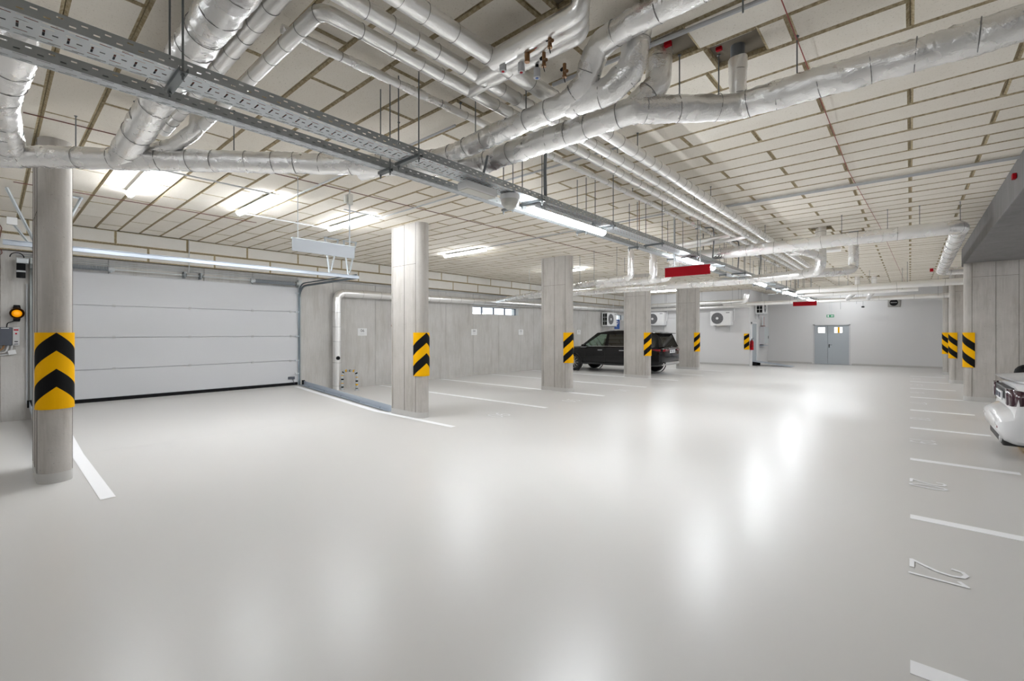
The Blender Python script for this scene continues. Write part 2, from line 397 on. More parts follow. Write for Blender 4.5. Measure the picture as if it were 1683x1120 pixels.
for rc in rects[:300]:
    o = board_obj(rc[1]-rc[0], rc[3]-rc[2], ceiling, [m_board, m_edge], 'c')
    o.location = ((rc[0]+rc[1])/2, (rc[2]+rc[3])/2, CZ+random.uniform(-.003, .003))
mb = MB()
for rc in rects[300:]:
    vs, fs = board_mesh(rc[1]-rc[0], rc[3]-rc[2]); cx, cy = (rc[0]+rc[1])/2, (rc[2]+rc[3])/2; dz = random.uniform(-.003, .003)
    vs = [(p[0]+cx, p[1]+cy, p[2]+CZ+dz) for p in vs]; mb.add(vs, fs[:1], 0); mb.add(vs, fs[1:], 1)
build('far_boards', mb, [m_board, m_edge], ceiling, kind='stuff')

# deep beam over the right hand piers
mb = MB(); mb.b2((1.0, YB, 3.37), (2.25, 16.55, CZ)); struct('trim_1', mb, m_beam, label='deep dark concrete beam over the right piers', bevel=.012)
mb = MB(); mb.b2((.985, 7.62, 0), (2.6, 7.78, .5)); build('low_kerb_wall', mb, m_kerb, label='low pale concrete upstand beside the white car', category='low wall', bevel=.01)

# ------------------------------------------------------------------ columns with chevron guards
def stadium(xt, xb, yc, r, n=12):
    """outline, xt = tip on the aisle side, xb = back tip (either order)"""
    s = 1 if xt > xb else -1; P = []
    for i in range(n+1):
        a = -PI/2+PI*i/n; P.append((xt-s*r+s*r*math.cos(a), yc+r*math.sin(a)))
    for i in range(n+1):
        a = PI/2+PI*i/n; P.append((xb+s*r+s*r*math.cos(a), yc+r*math.sin(a)))
    return P
def column(xt, xb, yc, top, label, guard=True, r=.14, flip=False):
    s = 1 if xt > xb else -1; xc = (xt+xb)/2
    t = empty('column', (xc, yc, 0), label=label, category='column', group='oblong concrete columns')
    a, b = xt-xc, xb-xc
    mb = MB(); mb.prism(stadium(a, b, 0, r), 2, .0, top-.001); build('shaft', mb, m_conc, t, smooth=True)
    # formwork joints of the shuttering: thin raised seams
    sm = MB(); L = abs(a-b)-2*r
    for fx in (.0, .52, 1.0):
        for sy in (-1, 1): sm.box((min(a, b)+r+L*fx, sy*r, top/2), (.006, .008, top-.02))
    sm.box((0, -r, 3.02 if top > 3.1 else 2.6), (L, .006, .006))
    build('formwork_seam', sm, m_conc_d, t)
    mb = MB(); mb.prism(stadium(a+s*.006, b-s*.006, 0, r+.006), 2, 0.0, .11); build('plinth', mb, m_plinth, t, smooth=True)
    if guard:
        z0, z1 = .82, 1.67; th = .02; R = r+th; S = PI/2*R+.05; n = 28; mb = MB()
        def pt(q, rr):
            if abs(q) <= PI/2*R: an = q/R; return (a-s*r+s*rr*math.cos(an), rr*math.sin(an))
            e = abs(q)-PI/2*R; return (a-s*r-s*e, math.copysign(rr, q))
        cs = [3.0, 1.67, 1.47, 1.27, 1.07, -1.0]
        for i in range(n):
            q0, q1 = -S+2*S*i/n, -S+2*S*(i+1)/n
            for k in range(5):
                f = lambda c, q: min(z1, max(z0, c-.86*abs(q)))
                A0, A1, B0, B1 = f(cs[k], q0), f(cs[k], q1), f(cs[k+1], q0), f(cs[k+1], q1)
                if A0-B0 < 1e-5 and A1-B1 < 1e-5: continue
                p0, p1 = pt(q0, R), pt(q1, R); mi = k % 2
                mb.add([(*p0, B0), (*p1, B1), (*p1, A1), (*p0, A0)], [(0,1,2,3)], mi)
            for zz in (z0, z1):
                p0, p1, r0, r1 = pt(q0, R), pt(q1, R), pt(q0, r), pt(q1, r)
                mb.add([(*p0, zz), (*p1, zz), (*r1, zz), (*r0, zz)], [(0,1,2,3)], 0)
        for q in (-S, S):
            p, r_ = pt(q, R), pt(q, r); mb.add([(*p, z0), (*p, z1), (*r_, z1), (*r_, z0)], [(0,1,2,3)], 0)
        build('chevron_guard', mb, [m_yel, m_blackp], t, label='black and yellow chevron guard pad')
    return t
m_conc_d = M('formwork_seam', (.14,.125,.105), .9)
lab = ['nearest oblong concrete column left of the garage door, seen end on', 'oblong concrete column right of the garage door, by the steel kerb',
       'third oblong concrete column in the left row, hiding the black car\'s nose', 'fourth oblong concrete column in the left row, standing before the middle of the black car', 'farthest oblong concrete column in the left row, behind the black car']
for k, yy in enumerate((.47, 5.59, 10.71, 15.83, 20.95)): column(-7.13, -8.18, yy, CZ, lab[k])
for xx, yy, top, l in ((.99, 15.83, 3.37, 'oblong concrete pier under the dark beam on the right'), (.97, 20.95, CZ, 'middle concrete pier at the right, beyond the dark beam'), (.97, 24.95, CZ, 'farthest concrete pier at the right, against the white far wall')):
    column(xx, xx+1.05, yy, top, l)

# ------------------------------------------------------------------ insulated pipes
def tube_part(name, parent, pts, r, mat=None, rad=None, n=28, wob=.0085, wires=.24, seed=0., cap=True):
    mat = mat or m_foil; org = Vector(parent.location)
    path = [p-org for p in fillet(pts, rad if rad else r*1.7, .028 if wob > .003 else .06)]
    mb = MB(); mb.sweep(path, r, n, 0, wob, cap, seed); o = build(name, mb, mat, parent, smooth=True)
    o.data.polygons.foreach_set('use_smooth', [True]*len(o.data.polygons))
    if wires:
        wb = MB(); acc = .07; cur = 0
        for i in range(1, len(path)-1):
            cur += (path[i]-path[i-1]).length
            if cur >= acc:
                acc = cur+wires*random.uniform(.7, 1.3)
                d = (path[i+1]-path[i-1]).normalized()+Vector((random.uniform(-.1,.1), random.uniform(-.1,.1), random.uniform(-.1,.1)))
                wb.ring(path[i], d, r*1.012, .0022 if r < .08 else .003, 18, 4)
        if wb.v: build('binding_wire', wb, m_wire, o, kind='stuff')
    return o
def rods(parent, pts, z0, z1=CZ+.005, r=.005):
    org = Vector(parent.location)
    for x, y in pts:
        mb = MB(); mb.cyl(Vector((x, y, z0))-org, Vector((x, y, z1))-org, r, 6); mb.cyl(Vector((x, y, z1-.012))-org, Vector((x, y, z1-.004))-org, r*2.6, 8)
        build('threaded_rod', mb, m_rod, parent)
def pipe(name, label, runs, cat='pipe', hang=(), hz=3.4, **k):
    p0 = runs[0][1][0]; t = empty(name, tuple(p0), label=label, category=cat)
    for i, rn in enumerate(runs):
        kw = dict(k); kw.update(rn[3] if len(rn) > 3 else {}); tube_part(rn[0], t, rn[1], rn[2], seed=i*3.1, **kw)
    rods(t, hang, hz); return t
S2 = .7071
# main drain: from the left edge diagonally, then square across the ceiling to the right edge
pipe('drain_pipe', 'large foil-wrapped drain pipe crossing the whole ceiling below the cable trays, bent diagonally at left', [
    ('main_run', [(-8.6, -2.15, 3.32), (-3.42, 3.10, 3.34), (-3.15, 3.22, 3.36), (-1.62, 3.28, 3.40), (-1.02, 3.80, 3.42), (3.4, 3.92, 3.42)], .10),
    ('riser', [(-4.62, .12, 3.86), (-4.75, .10, 3.62), (-5.45, .03, 3.50), (-6.35, .10, 3.36)], .12),
    ('side_branch', [(-6.9, -.35, 3.62), (-6.1, .02, 3.6), (-5.72, .05, 3.50)], .085),
    ('branch', [(-2.2, .90, 3.60), (-4.55, .90, 3.60), (-5.0, .87, 3.50), (-5.72, .82, 3.34)], .115),
    ('small_branch', [(-5.0, 1.26, 3.86), (-5.0, 1.26, 3.56), (-5.25, 1.14, 3.45), (-5.5, .98, 3.40)], .062),
    ('stub', [(-1.0, 3.78, 3.78), (-1.0, 3.80, 3.45)], .062),
    ('stub_top', [(-1.0, 3.78, 3.90), (-1.0, 3.78, 3.76)], .05, dict(mat=m_pvc, wob=0, wires=0)),
    ('wide_stub', [(-1.47, 3.40, 3.88), (-1.47, 3.41, 3.6), (-1.62, 3.30, 3.42)], .10),
  ], hang=((-6.25, .55), (-5.45, .88), (-4.95, 1.55), (-3.95, 2.75), (-1.35, 3.52), (-1.12, 3.72), (-.62, 3.86), (1.0, 3.9)), hz=3.36)
pipe('vent_pipe', 'foil-wrapped pipe running beside the main drain, forking into two thick bends below the ceiling', [
    ('main_run', [(-4.35, 2.55, 3.36), (-3.42, 2.93, 3.40), (-1.98, 2.90, 3.43), (-1.80, 2.88, 3.50), (-1.66, 2.82, 3.70), (-1.38, 2.78, 3.72), (1.2, 2.72, 3.72)], .085),
    ('fork', [(-2.0, 2.93, 3.44), (-1.66, 2.97, 3.43), (-1.48, 3.0, 3.55), (-1.44, 3.0, 3.88)], .10),
  ], hang=((-3.0, 2.92), (-2.4, 2.92), (-.7, 2.75)), hz=3.45)
# three heating pipes: across the top left corner, then along the aisle
for i, (dx, r, l) in enumerate(((-2.66, .048, 'leftmost'), (-2.46, .052, 'middle'), (-2.22, .062, 'rightmost and thickest'))):
    yb = 1.30-.21*i if i < 2 else None
    nr = [(-5.4, yb, 3.61), (dx, yb, 3.61), (dx, 16.4, 3.61)] if yb else [(dx, -2.0, 3.61), (dx, 16.4, 3.61)]
    up = (-1.60+.06*i, 2.52-.10*i)
    pipe('heating_pipe', l+' of three parallel lagged heating pipes running along the aisle under the ceiling', [
        ('run', nr, r, dict(wires=.2)),
        ('tee', [(dx, 2.52-.10*i, 3.60-.01*i), (up[0], up[1], 3.60), (up[0], up[1], 3.9)], r*.92, dict(wires=0, rad=r*1.2)),
        ('far_tee', [(dx, 9.55+.3*i, 3.58), (-4.2, 9.7+.3*i, 3.52)] if i < 2 else [(dx, 12.8, 3.60), (-1.2, 12.9, 3.60)], r*.9, dict(wires=0)),
      ], hang=((dx, 4.6), (dx, 7.0), (dx, 12.0)), hz=3.66, mat=m_foil2, wob=.002, n=18)
pipe('sprinkler_pipe', 'thin foil-wrapped pipe close to the ceiling just left of the heating pipes', [
    ('run', [(-3.22, 1.30, 3.74), (-3.18, 3.4, 3.74), (-3.14, 5.6, 3.74), (-3.08, 16.2, 3.74)], .034)], wires=.4, hang=((-3.18, 2.9), (-3.12, 6.3), (-3.1, 8.6)), hz=3.77, n=14, wob=.005)
# pipes farther down the hall
pipe('drain_pipe', 'foil drain pipe across the hall ending in an elbow beside the dark beam', [
    ('main_run', [(-4.1, 10.15, 3.34), (.62, 10.40, 3.40), (.66, 17.5, 3.38), (2.2, 17.7, 3.38)], .115),
    ('drop', [(-1.80, 10.28, 3.36), (-1.55, 10.9, 3.30), (-1.42, 11.3, 3.24)], .085),
    ('lower_run', [(-1.40, 11.35, 3.88), (-1.40, 11.35, 2.97), (-1.78, 11.62, 2.94), (-3.0, 11.85, 2.92), (-9.9, 12.22, 2.93)], .098),
    ('second_drop', [(-.92, 12.25, 3.72), (-.92, 12.25, 3.04), (-1.12, 11.95, 2.97), (-1.7, 11.6, 2.95)], .092),
    ('stub_top', [(-.92, 12.22, 3.90), (-.92, 12.22, 3.70)], .085, dict(mat=m_pvc, wob=0, wires=0)),
  ], hang=((-3.4, 10.2), (-2.2, 10.25), (-.3, 10.35), (.12, 10.4), (.62, 10.5), (-.95, 10.3), (-4.3, 11.92), (-6.2, 12.02), (-8.4, 12.14), (.66, 14.2), (.66, 16.5)), hz=3.4, wob=.0022, wires=.6)
pipe('drain_pipe', 'foil pipe with two upright drops sloping toward the left wall behind the third column', [
    ('main_run', [(-5.22, 10.45, 3.88), (-5.22, 10.45, 3.03), (-6.1, 10.42, 3.01), (-6.6, 10.75, 3.0), (-12.35, 13.2, 2.93)], .075),
    ('drop', [(-4.95, 11.15, 3.88), (-4.95, 11.15, 3.02), (-6.5, 10.98, 2.99)], .095),
    ('second_drop', [(-3.6, 11.3, 3.38), (-4.55, 11.3, 3.38), (-4.62, 11.3, 3.05), (-5.3, 11.2, 2.98)], .085),
  ], hang=((-5.6, 10.44), (-6.3, 10.5), (-7.4, 11.1), (-8.6, 11.6), (-9.8, 12.1), (-7.0, 10.9)), hz=3.05, wob=.0022, wires=.6)
pipe('wall_pipe', 'foil-wrapped downpipe climbing the left wall and running along it behind the columns', [
    ('run', [(-12.60, 6.63, .0), (-12.60, 6.63, 2.83), (-12.58, 8.0, 2.84), (-12.58, 24.4, 2.98)], .115, dict(rad=.26)),
  ], hang=((-12.58, 9.0),), hz=2.95, wob=.001, wires=.5, mat=m_foil2)
wp = bpy.data.objects['wall_pipe']
mb = MB(); mb.cyl((.105, -.02, .93), (.135, -.025, .93), .055, 20); build('inspection_cap', mb, m_black, wp)
for k, (y, x0, x1, z, r, l) in enumerate(((18.4, -3.4, 1.8, 3.16, .10, 'thick foil pipe across the far bays at the height of the second red board'), (20.1, -3.2, .2, 3.13, .085, 'foil pipe with a fork across the hall ahead of the far wall'), (23.7, -6.9, 1.2, 3.08, .09, 'farthest foil pipe across the hall, in front of the white far wall'),
        (24.35, -12.4, -6.0, 3.22, .10, 'upper foil pipe along the white wall above the outdoor units'), (24.45, -12.4, -5.9, 2.98, .07, 'lower foil pipe along the white wall above the outdoor units'))):
    pipe('drain_pipe', l, [('main_run', [(x0, y, z-.05), (x1, y+.1, z)], r)]+([('drop', [(-1.05, 22.35, 3.88), (-1.05, 22.35, 3.3), (-1.3, 23.75, 3.08)], .08), ('second_drop', [(-1.55, 22.15, 3.88), (-1.55, 22.15, 3.3), (-2.0, 23.75, 3.08)], .08)] if k == 2 else [])
         + ([('drop', [(-5.2, 21.0, 3.3), (-5.25, 21.0, 3.0), (-6.2, 21.2, 2.98)], .10)] if k == 1 else []),
         hang=[(x0+.4+i*(x1-x0-.8)/3, y) for i in range(4)], hz=z, wob=.0008, wires=.9, mat=m_foil2)
# valves on the heating branch
def valve(loc, label, kind):
    t = empty('drain_valve' if kind < 2 else 'air_vent', loc, label=label, category='valve')
    mb = MB()
    if kind == 0:
        mb.cyl((0,0,.05), (0,0,-.03), .013, 10); mb.cyl((0,0,-.005), (.035,-.02,-.02), .011, 10); mb.cyl((0,0,-.03), (0,0,-.045), .016, 8); build('body', mb, m_brass, t)
        hb = MB(); hb.cyl((0,0,.025), (-.035,.01,.025), .011, 8); build('cap', hb, m_black, t); rb = MB(); rb.ring((.0,0,-.06), (1,.6,.3), .016, .0025); build('strap', rb, m_black, t)
    elif kind == 1:
        mb.cyl((0,0,.03), (0,0,-.05), .018, 12); mb.cyl((0,0,.01), (.05,.015,.03), .011, 10); build('body', mb, m_brass, t); hb = MB(); hb.bar((.045,.013,.03), (.08,.025,.045), .014, .008); build('lever', hb, m_red, t)
    else:
        mb.cyl((0,0,.03), (0,0,-.035), .024, 14); build('body', mb, m_lgrey, t); hb = MB(); hb.cyl((0,0,-.034), (0,0,-.038), .011, 12); build('badge', hb, m_red if kind == 2 else m_blue, t); nb = MB(); nb.cyl((0,0,.03), (0,0,.07), .012, 8); build('neck', nb, m_black, t)
for loc, l, k in (((-1.72, 2.33, 3.52), 'brass drain cock with black cap highest on the heating branch', 0), ((-1.93, 2.36, 3.53), 'brass valve with red lever on the heating branch', 1), ((-1.85, 2.44, 3.50), 'brass drain cock below the red lever valve', 0),
        ((-1.78, 2.58, 3.46), 'brass drain cock hanging lowest from the heating branch', 0), ((-2.14, 2.35, 3.53), 'grey round fitting with red dot, left on the heating branch', 2), ((-2.04, 2.43, 3.52), 'grey round fitting with red dot, right of its twin', 2), ((-1.98, 2.53, 3.50), 'grey round fitting with blue dot under the heating branch', 3)):
    valve(loc, l, k)

# ------------------------------------------------------------------ cable trays
def perf(mb, org, ea, eb, L, W, rows, pitch, off=0.):
    """sheet of length L along ea, width W along eb; rows: (b0, b1, a0, a1, phase) slots per pitch"""
    org = Vector(org); ea = Vector(ea); eb = Vector(eb)
    bs = sorted({0., W} | {b for r in rows for b in r[:2]})
    for i in range(len(bs)-1):
        b0, b1 = bs[i], bs[i+1]; mid = (b0+b1)/2
        hole = [r for r in rows if r[0] < mid < r[1]]
        if not hole:
            mb.add([org+eb*b0, org+ea*L+eb*b0, org+ea*L+eb*b1, org+eb*b1], [(0,1,2,3)]); continue
        segs = []; a = 0.
        ev = []
        for r in hole:
            k = -1
            while k*pitch+r[2] < L:
                s, e = k*pitch+r[2], k*pitch+r[3]
                if s > 0 and e < L: ev.append((s, e))
                k += 1
        ev.sort()
        for s, e in ev:
            mb.add([org+ea*a+eb*b0, org+ea*s+eb*b0, org+ea*s+eb*b1, org+ea*a+eb*b1], [(0,1,2,3)]); a = e
        mb.add([org+ea*a+eb*b0, org+ea*L+eb*b0, org+ea*L+eb*b1, org+ea*a+eb*b1], [(0,1,2,3)])
def tray(name, label, x1, x0, zb, y0, y1, h, brk):
    t = empty(name, ((x0+x1)/2, y0, zb), label=label, category='cable tray'); wd = x1-x0; L = y1-y0; X = wd/2; P = .085
    if wd > .15: rows = [(.010, .016, .008, .06, 0), (.022, .028, .035, .08, 0), (wd-.016, wd-.010, .008, .06, 0), (wd-.028, wd-.022, .035, .08, 0), (wd*.36, wd*.64, .012, .021, 0), (wd*.48, wd*.53, .045, .066, 0), (wd*.26, wd*.285, .004, .05, 0), (wd*.72, wd*.745, .004, .05, 0)]
    else: rows = [(.010, .016, .008, .06, 0), (.026, .032, .035, .08, 0), (wd-.016, wd-.010, .008, .06, 0)]
    mb = MB(); perf(mb, (-X, 0, 0), (0,1,0), (1,0,0), L, wd, rows, P); build('tray_bottom', mb, m_galv, t)
    for s in (-1, 1):
        mb = MB(); perf(mb, (s*X, 0, 0), (0,1,0), (0,0,1), L, h, [(.018, .025, .01, .034, 0), (.040, .047, .052, .076, 0)], P)
        mb.box((s*(X-.005), L/2, h), (.012, L, .003)); build('tray_side', mb, m_galv_d, t)
    for i, yy in enumerate(brk):
        b = MB(); ov = .1 if wd > .15 else .075
        b.box((0, yy-y0, -.022), (wd+ov, .041, .004)); b.box((0, yy-y0-.019, -.010), (wd+ov, .004, .022)); b.box((0, yy-y0+.019, -.010), (wd+ov, .004, .022))
        build('bracket', b, m_rod, t)
        for s in (-1, 1):
            r = MB(); r.cyl((s*(X+.025), yy-y0, -.06), (s*(X+.025), yy-y0, CZ-zb), .0055, 6); r.cyl((s*(X+.025), yy-y0, -.04), (s*(X+.025), yy-y0, -.028), .011, 6); build('threaded_rod', r, m_rod, t)
    return t
BRK = [.68, 2.25, 3.87, 5.42, 7.0, 8.6, 10.2, 11.8, 13.4, 15.0, 16.6, 18.2, 19.8, 21.4]
tray('cable_tray', 'wide perforated steel cable tray carrying lamps, running the length of the hall', -2.985, -3.21, 3.095, -3.0, 23.2, .062, BRK)
tray('cable_tray', 'narrow perforated steel cable tray running left of the wide tray', -3.415, -3.51, 3.095, -3.0, 23.2, .062, [y+.02 for y in BRK if y > 1]+[-.9])
# cables inside the wide tray
for k, (x, z, r) in enumerate(((-3.06, 3.108, .008), (-3.10, 3.108, .008), (-3.13, 3.106, .007), (-3.16, 3.106, .006))):
    mb = MB(); mb.sweep([(x+.012*math.sin(j*1.3+k), -2.9+j*.5, z) for j in range(52)], r, 6)
    build('cable', mb, (m_cable, m_brownc, m_dgrey, m_cable)[k], label=('red', 'brown', 'grey', 'second red')[k]+' cable lying in the wide cable tray', category='cable', smooth=True)

# ------------------------------------------------------------------ lamps
def lamp(loc, rz, label, L=1.55, drop=False):
    t = empty('tube_lamp', loc, rz, label=label, category='lamp', group='long tube lamps')
    mb = MB(); mb.prism([(-.056, .0), (.056, .0), (.064, -.018), (-.064, -.018)], 1, -L/2+.01, L/2-.01); build('housing', mb, m_white, t)
    n = 10; P = [(.052*math.cos(PI+PI*i/n), -.0185+.052*math.sin(PI+PI*i/n)) for i in range(n+1)]
    mb = MB(); mb.prism(P, 1, -L/2, L/2); build('diffuser', mb, m_lamp if drop else m_lamp2, t, smooth=True)
    mb = MB(); mb.cyl((0, L/2-.03, -.006), (0, L/2+.035, -.006), .011, 8); build('cable_gland', mb, m_lgrey, t)
    if drop:
        for s in (-1, 1):
            mb = MB(); mb.box((0, s*L*.35, .028), (.03, .05, .056)); build('clip', mb, m_galv, t)
for yy, l in ((4.6, 'long lit tube lamp under the wide cable tray, nearest of the row'), (9.1, 'second lit tube lamp under the wide cable tray, beside the first red board'), (13.6, 'third lit tube lamp under the wide cable tray'), (18.1, 'fourth lit tube lamp under the wide cable tray'), (22.4, 'last lit tube lamp under the wide cable tray at the second red board')):
    lamp((-3.09, yy, 3.035), 0, l, drop=True)
for xx, yy, l in ((-8.2, 1.39, 'ceiling tube lamp nearest the first column, in the entrance lane'), (-8.15, 2.88, 'second ceiling tube lamp over the entrance lane'), (-8.15, 4.55, 'third ceiling tube lamp over the entrance lane, behind the pale hanging board'), (-8.9, 8.25, 'ceiling tube lamp between the second and third columns'),
        (-8.9, 12.9, 'ceiling tube lamp just right of the third column\'s head'), (-9.3, 17.9, 'ceiling tube lamp above the black car'), (-9.3, 22.4, 'ceiling tube lamp before the white middle wall')):
    lamp((xx, yy, 3.812), PI/2, l)
for xx, yy, l in ((-8.2, -3.4, 'added unseen ceiling tube lamp over the bays beyond the left edge'), (-1.5, -4.6, 'added unseen ceiling tube lamp over the aisle behind the viewer'), (4.4, 5.0, 'ceiling tube lamp over the right bays behind the dark beam'), (4.4, 12.0, 'second ceiling tube lamp over the right bays'), (4.0, 21.0, 'ceiling tube lamp behind the far right piers'), (-2.5, 27.2, 'ceiling tube lamp close to the double door')):  # first two are unseen lamps, added to brighten the near part of the hall
    lamp((xx, yy, 3.812), PI/2, l)
# small boxes on the tray
t = empty('junction_box', (-3.10, 3.05, 3.03), label='white junction box under the wide tray left of the nearest tray lamp', category='junction box')
mb = MB(); mb.box((0, 0, 0), (.14, .40, .07)); build('box', mb, m_white, t, bevel=.01); mb = MB(); mb.box((0, 0, -.038), (.12, .38, .008)); build('lid', mb, m_beige, t, bevel=.003)
t = empty('dome_lamp', (-3.09, 3.50, 3.03), label='pale round emergency lamp under the wide tray beside the nearest tray lamp', category='lamp')
mb = MB(); mb.cyl((0,0,.05), (0,0,.0), .10, 24); build('base', mb, m_white, t, smooth=True); mb = MB()
for i in range(4):
    a, b = i*PI/8, (i+1)*PI/8; mb.cyl((0,0,-.10*math.sin(a)), (0,0,-.10*math.sin(b)), .095*math.cos(a), 24, 0, max(.001, .095*math.cos(b)), cap=False)
build('dome', mb, m_beige, t, smooth=True)

# ------------------------------------------------------------------ hanging boards
def board(loc, rz, label, mat, L=.92, rodtop=CZ, ho=.42):
    t = empty('hanging_board', loc, rz, label=label, category='board')
    mb = MB(); mb.box((0,0,0), (.03, L, .17)); build('panel', mb, mat, t); mb = MB(); mb.box((0,0,.092), (.05, L+.02, .014)); build('top_rail', mb, m_galv, t)
    for s in (-1, 1):
        mb = MB(); mb.cyl((0, s*L*ho, .09), (0, s*L*ho, rodtop-loc[2]), .006 if s < 0 else .011, 6); build('hanger', mb, m_galv, t)
    return t
b = board((-6.37, 3.17, 2.88), 0, 'pale blank board hanging from the ceiling before the garage door', m_sign)
mb = MB(); mb.box((0, .39, .80), (.06, .07, .16)); mb.box((-.02, .33, .80), (.04, .03, .12)); build('connection_box', mb, m_beige, b)
board((-3.01, 8.2, 2.775), PI/2, 'nearer red board hanging across the aisle below the cable tray', m_red, .80, ho=.29)
board((-3.16, 21.3, 2.82), PI/2, 'smaller far red board hanging before the white far wall', m_red, .80, ho=.29)

# ------------------------------------------------------------------ conduits and ceiling cables
def conduit(label, pts, r=.012, mat=None, name='conduit', cat='conduit'):
    mb = MB(); mb.sweep(fillet(pts, .06, .4), r, 8); build(name, mb, mat or m_conduit, label=label, category=cat, smooth=True)
conduit('grey ceiling conduit crossing over the two drain bends toward the top edge', [(-2.3, 3.16, 3.79), (1.0, 3.31, 3.79)], .016)
conduit('long grey ceiling conduit pair reaching the dark beam', [(-2.4, 8.16, 3.795), (1.0, 8.21, 3.795)], .016)
conduit('second grey conduit beside the one reaching the dark beam', [(-2.4, 8.10, 3.795), (1.0, 8.15, 3.795)], .011)
conduit('conduit from tray to the second entrance lamp', [(-3.5, 3.12, 3.79), (-7.4, 3.08, 3.79)], .013)
conduit('conduit from tray to the third entrance lamp', [(-2.4, 4.72, 3.79), (-7.4, 4.72, 3.79)], .013)
conduit('conduit from tray to the lamp between the second and third columns', [(-3.3, 7.9, 3.79), (-8.0, 8.1, 3.79)], .013)
conduit('conduit linking the first and second entrance lamps', [(-7.35, 1.3, 3.795), (-7.35, 2.9, 3.795)], .011)
conduit('conduit linking the outer ends of the second and third entrance lamps', [(-8.95, 2.9, 3.795), (-8.95, 4.55, 3.795)], .011)
conduit('conduit linking the inner ends of the second and third entrance lamps', [(-7.35, 4.0, 3.795), (-7.35, 4.75, 3.795)], .011)
conduit('thin dark red detection cable along the right ceiling to the far wall', [(-.62, -1.0, 3.81), (-.62, 3.3, 3.80), (-.615, 7.5, 3.81), (-.45, 12.0, 3.80), (-.1, 28.5, 3.80)], .004, m_cable, 'detection_cable', 'cable')
conduit('thin brown cable along the ceiling over the entrance lane', [(-6.5, .2, 3.815), (-6.4, 4.0, 3.815), (-6.3, 11.5, 3.815)], .006, m_brownc, 'detection_cable', 'cable')
conduit('brown cable parallel to the wall boards above the garage door', [(-9.6, .2, 3.815), (-9.6, 3.4, 3.815)], .006, m_brownc, 'detection_cable', 'cable')
conduit('grey cable bundle dropping from the ceiling into the wide tray', [(-3.12, 4.15, 3.83), (-3.12, 4.13, 3.5), (-3.10, 4.12, 3.10)], .02, m_pvc, 'cable_bundle', 'cable')
conduit('thin pair of grey cables dropping from the drain pipe into the wide tray', [(-3.02, 3.1, 3.35), (-3.05, 3.05, 3.10)], .012, m_pvc, 'cable_bundle', 'cable')
conduit('copper coloured drop wire between the trays at mid hall', [(-3.3, 6.9, 3.82), (-3.3, 6.9, 3.12)], .006, m_brass, 'drop_wire', 'cable')
for k, yy in enumerate((9.6, 11.4, 13.4)):
    conduit(('first', 'second', 'third')[k]+' curved grey cable loop dropping to the tray past the first red board', [(-3.35, yy, 3.82), (-3.0, yy, 3.80), (-2.98, yy, 3.6), (-3.02, yy+.03, 3.13)], .013, m_pvc, 'cable_bundle', 'cable')
conduit('surface conduit running along the top of the left concrete wall', [(XW+.02, 6.2, 3.16), (XW+.02, 12.0, 3.16), (XW+.02, 20.0, 3.16)], .012)
conduit('conduit dropping down the wall boards to the door spring shaft', [(XW+.13, 3.02, 3.82), (XW+.13, 3.02, 3.06)], .010)
mb = MB(); mb.box((0,0,0), (.05, .10, .10)); build('junction_box', mb, m_beige, loc=(XW+.14, 3.02, 3.36), label='small square box on the boards above the garage door', category='junction box', bevel=.008)
conduit('thin conduit on the concrete wall leading to a red call point', [(XW+.01, 8.62, 3.16), (XW+.01, 8.62, 1.95)], .008)
t = empty('call_point', (XW+.02, 8.62, 1.9), label='small red round call point on the left concrete wall', category='call point')
mb = MB(); mb.cyl((-.02,0,0), (.03,0,0), .045, 14); build('body', mb, m_brownc, t, smooth=True); mb = MB(); mb.cyl((.03,0,0), (.045,0,0), .02, 10); build('button', mb, m_red, t)

# ------------------------------------------------------------------ garage door
m_track = M('track_steel', (.16,.19,.21), .4, .7)
GD = empty('garage_door', (XW, 3.05, .24), label='white sectional garage door with steel tracks, springs and cross rail', category='garage door')
def G(name, mb, mats, **k):
    o = build(name, mb, mats, GD, **k); o.location = -Vector(GD.location); return o
zs = [.305, .905, 1.57, 2.235, 2.90]
for i in range(4):
    mb = MB(); mb.b2((XW+.035, .57, zs[i]+.006), (XW+.075, 5.53, zs[i+1]-.006)); mb.b2((XW+.037, .575, zs[i+1]-.007), (XW+.052, 5.525, zs[i+1]+.007)); p = G('door_panel', mb, m_door, bevel=.003)
    if i < 3:
        for yy in (.75, 1.7, 3.05, 4.4, 5.35):
            mb = MB(); mb.box((XW+.08, yy, zs[i+1]), (.012, .05, .07)); mb.cyl((XW+.088, yy-.03, zs[i+1]), (XW+.088, yy+.03, zs[i+1]), .007, 6)
            h = build('hinge', mb, m_lgrey, p)
mb = MB(); mb.b2((XW+.03, .57, .225), (XW+.088, 5.53, .307)); G('bottom_seal', mb, m_black)
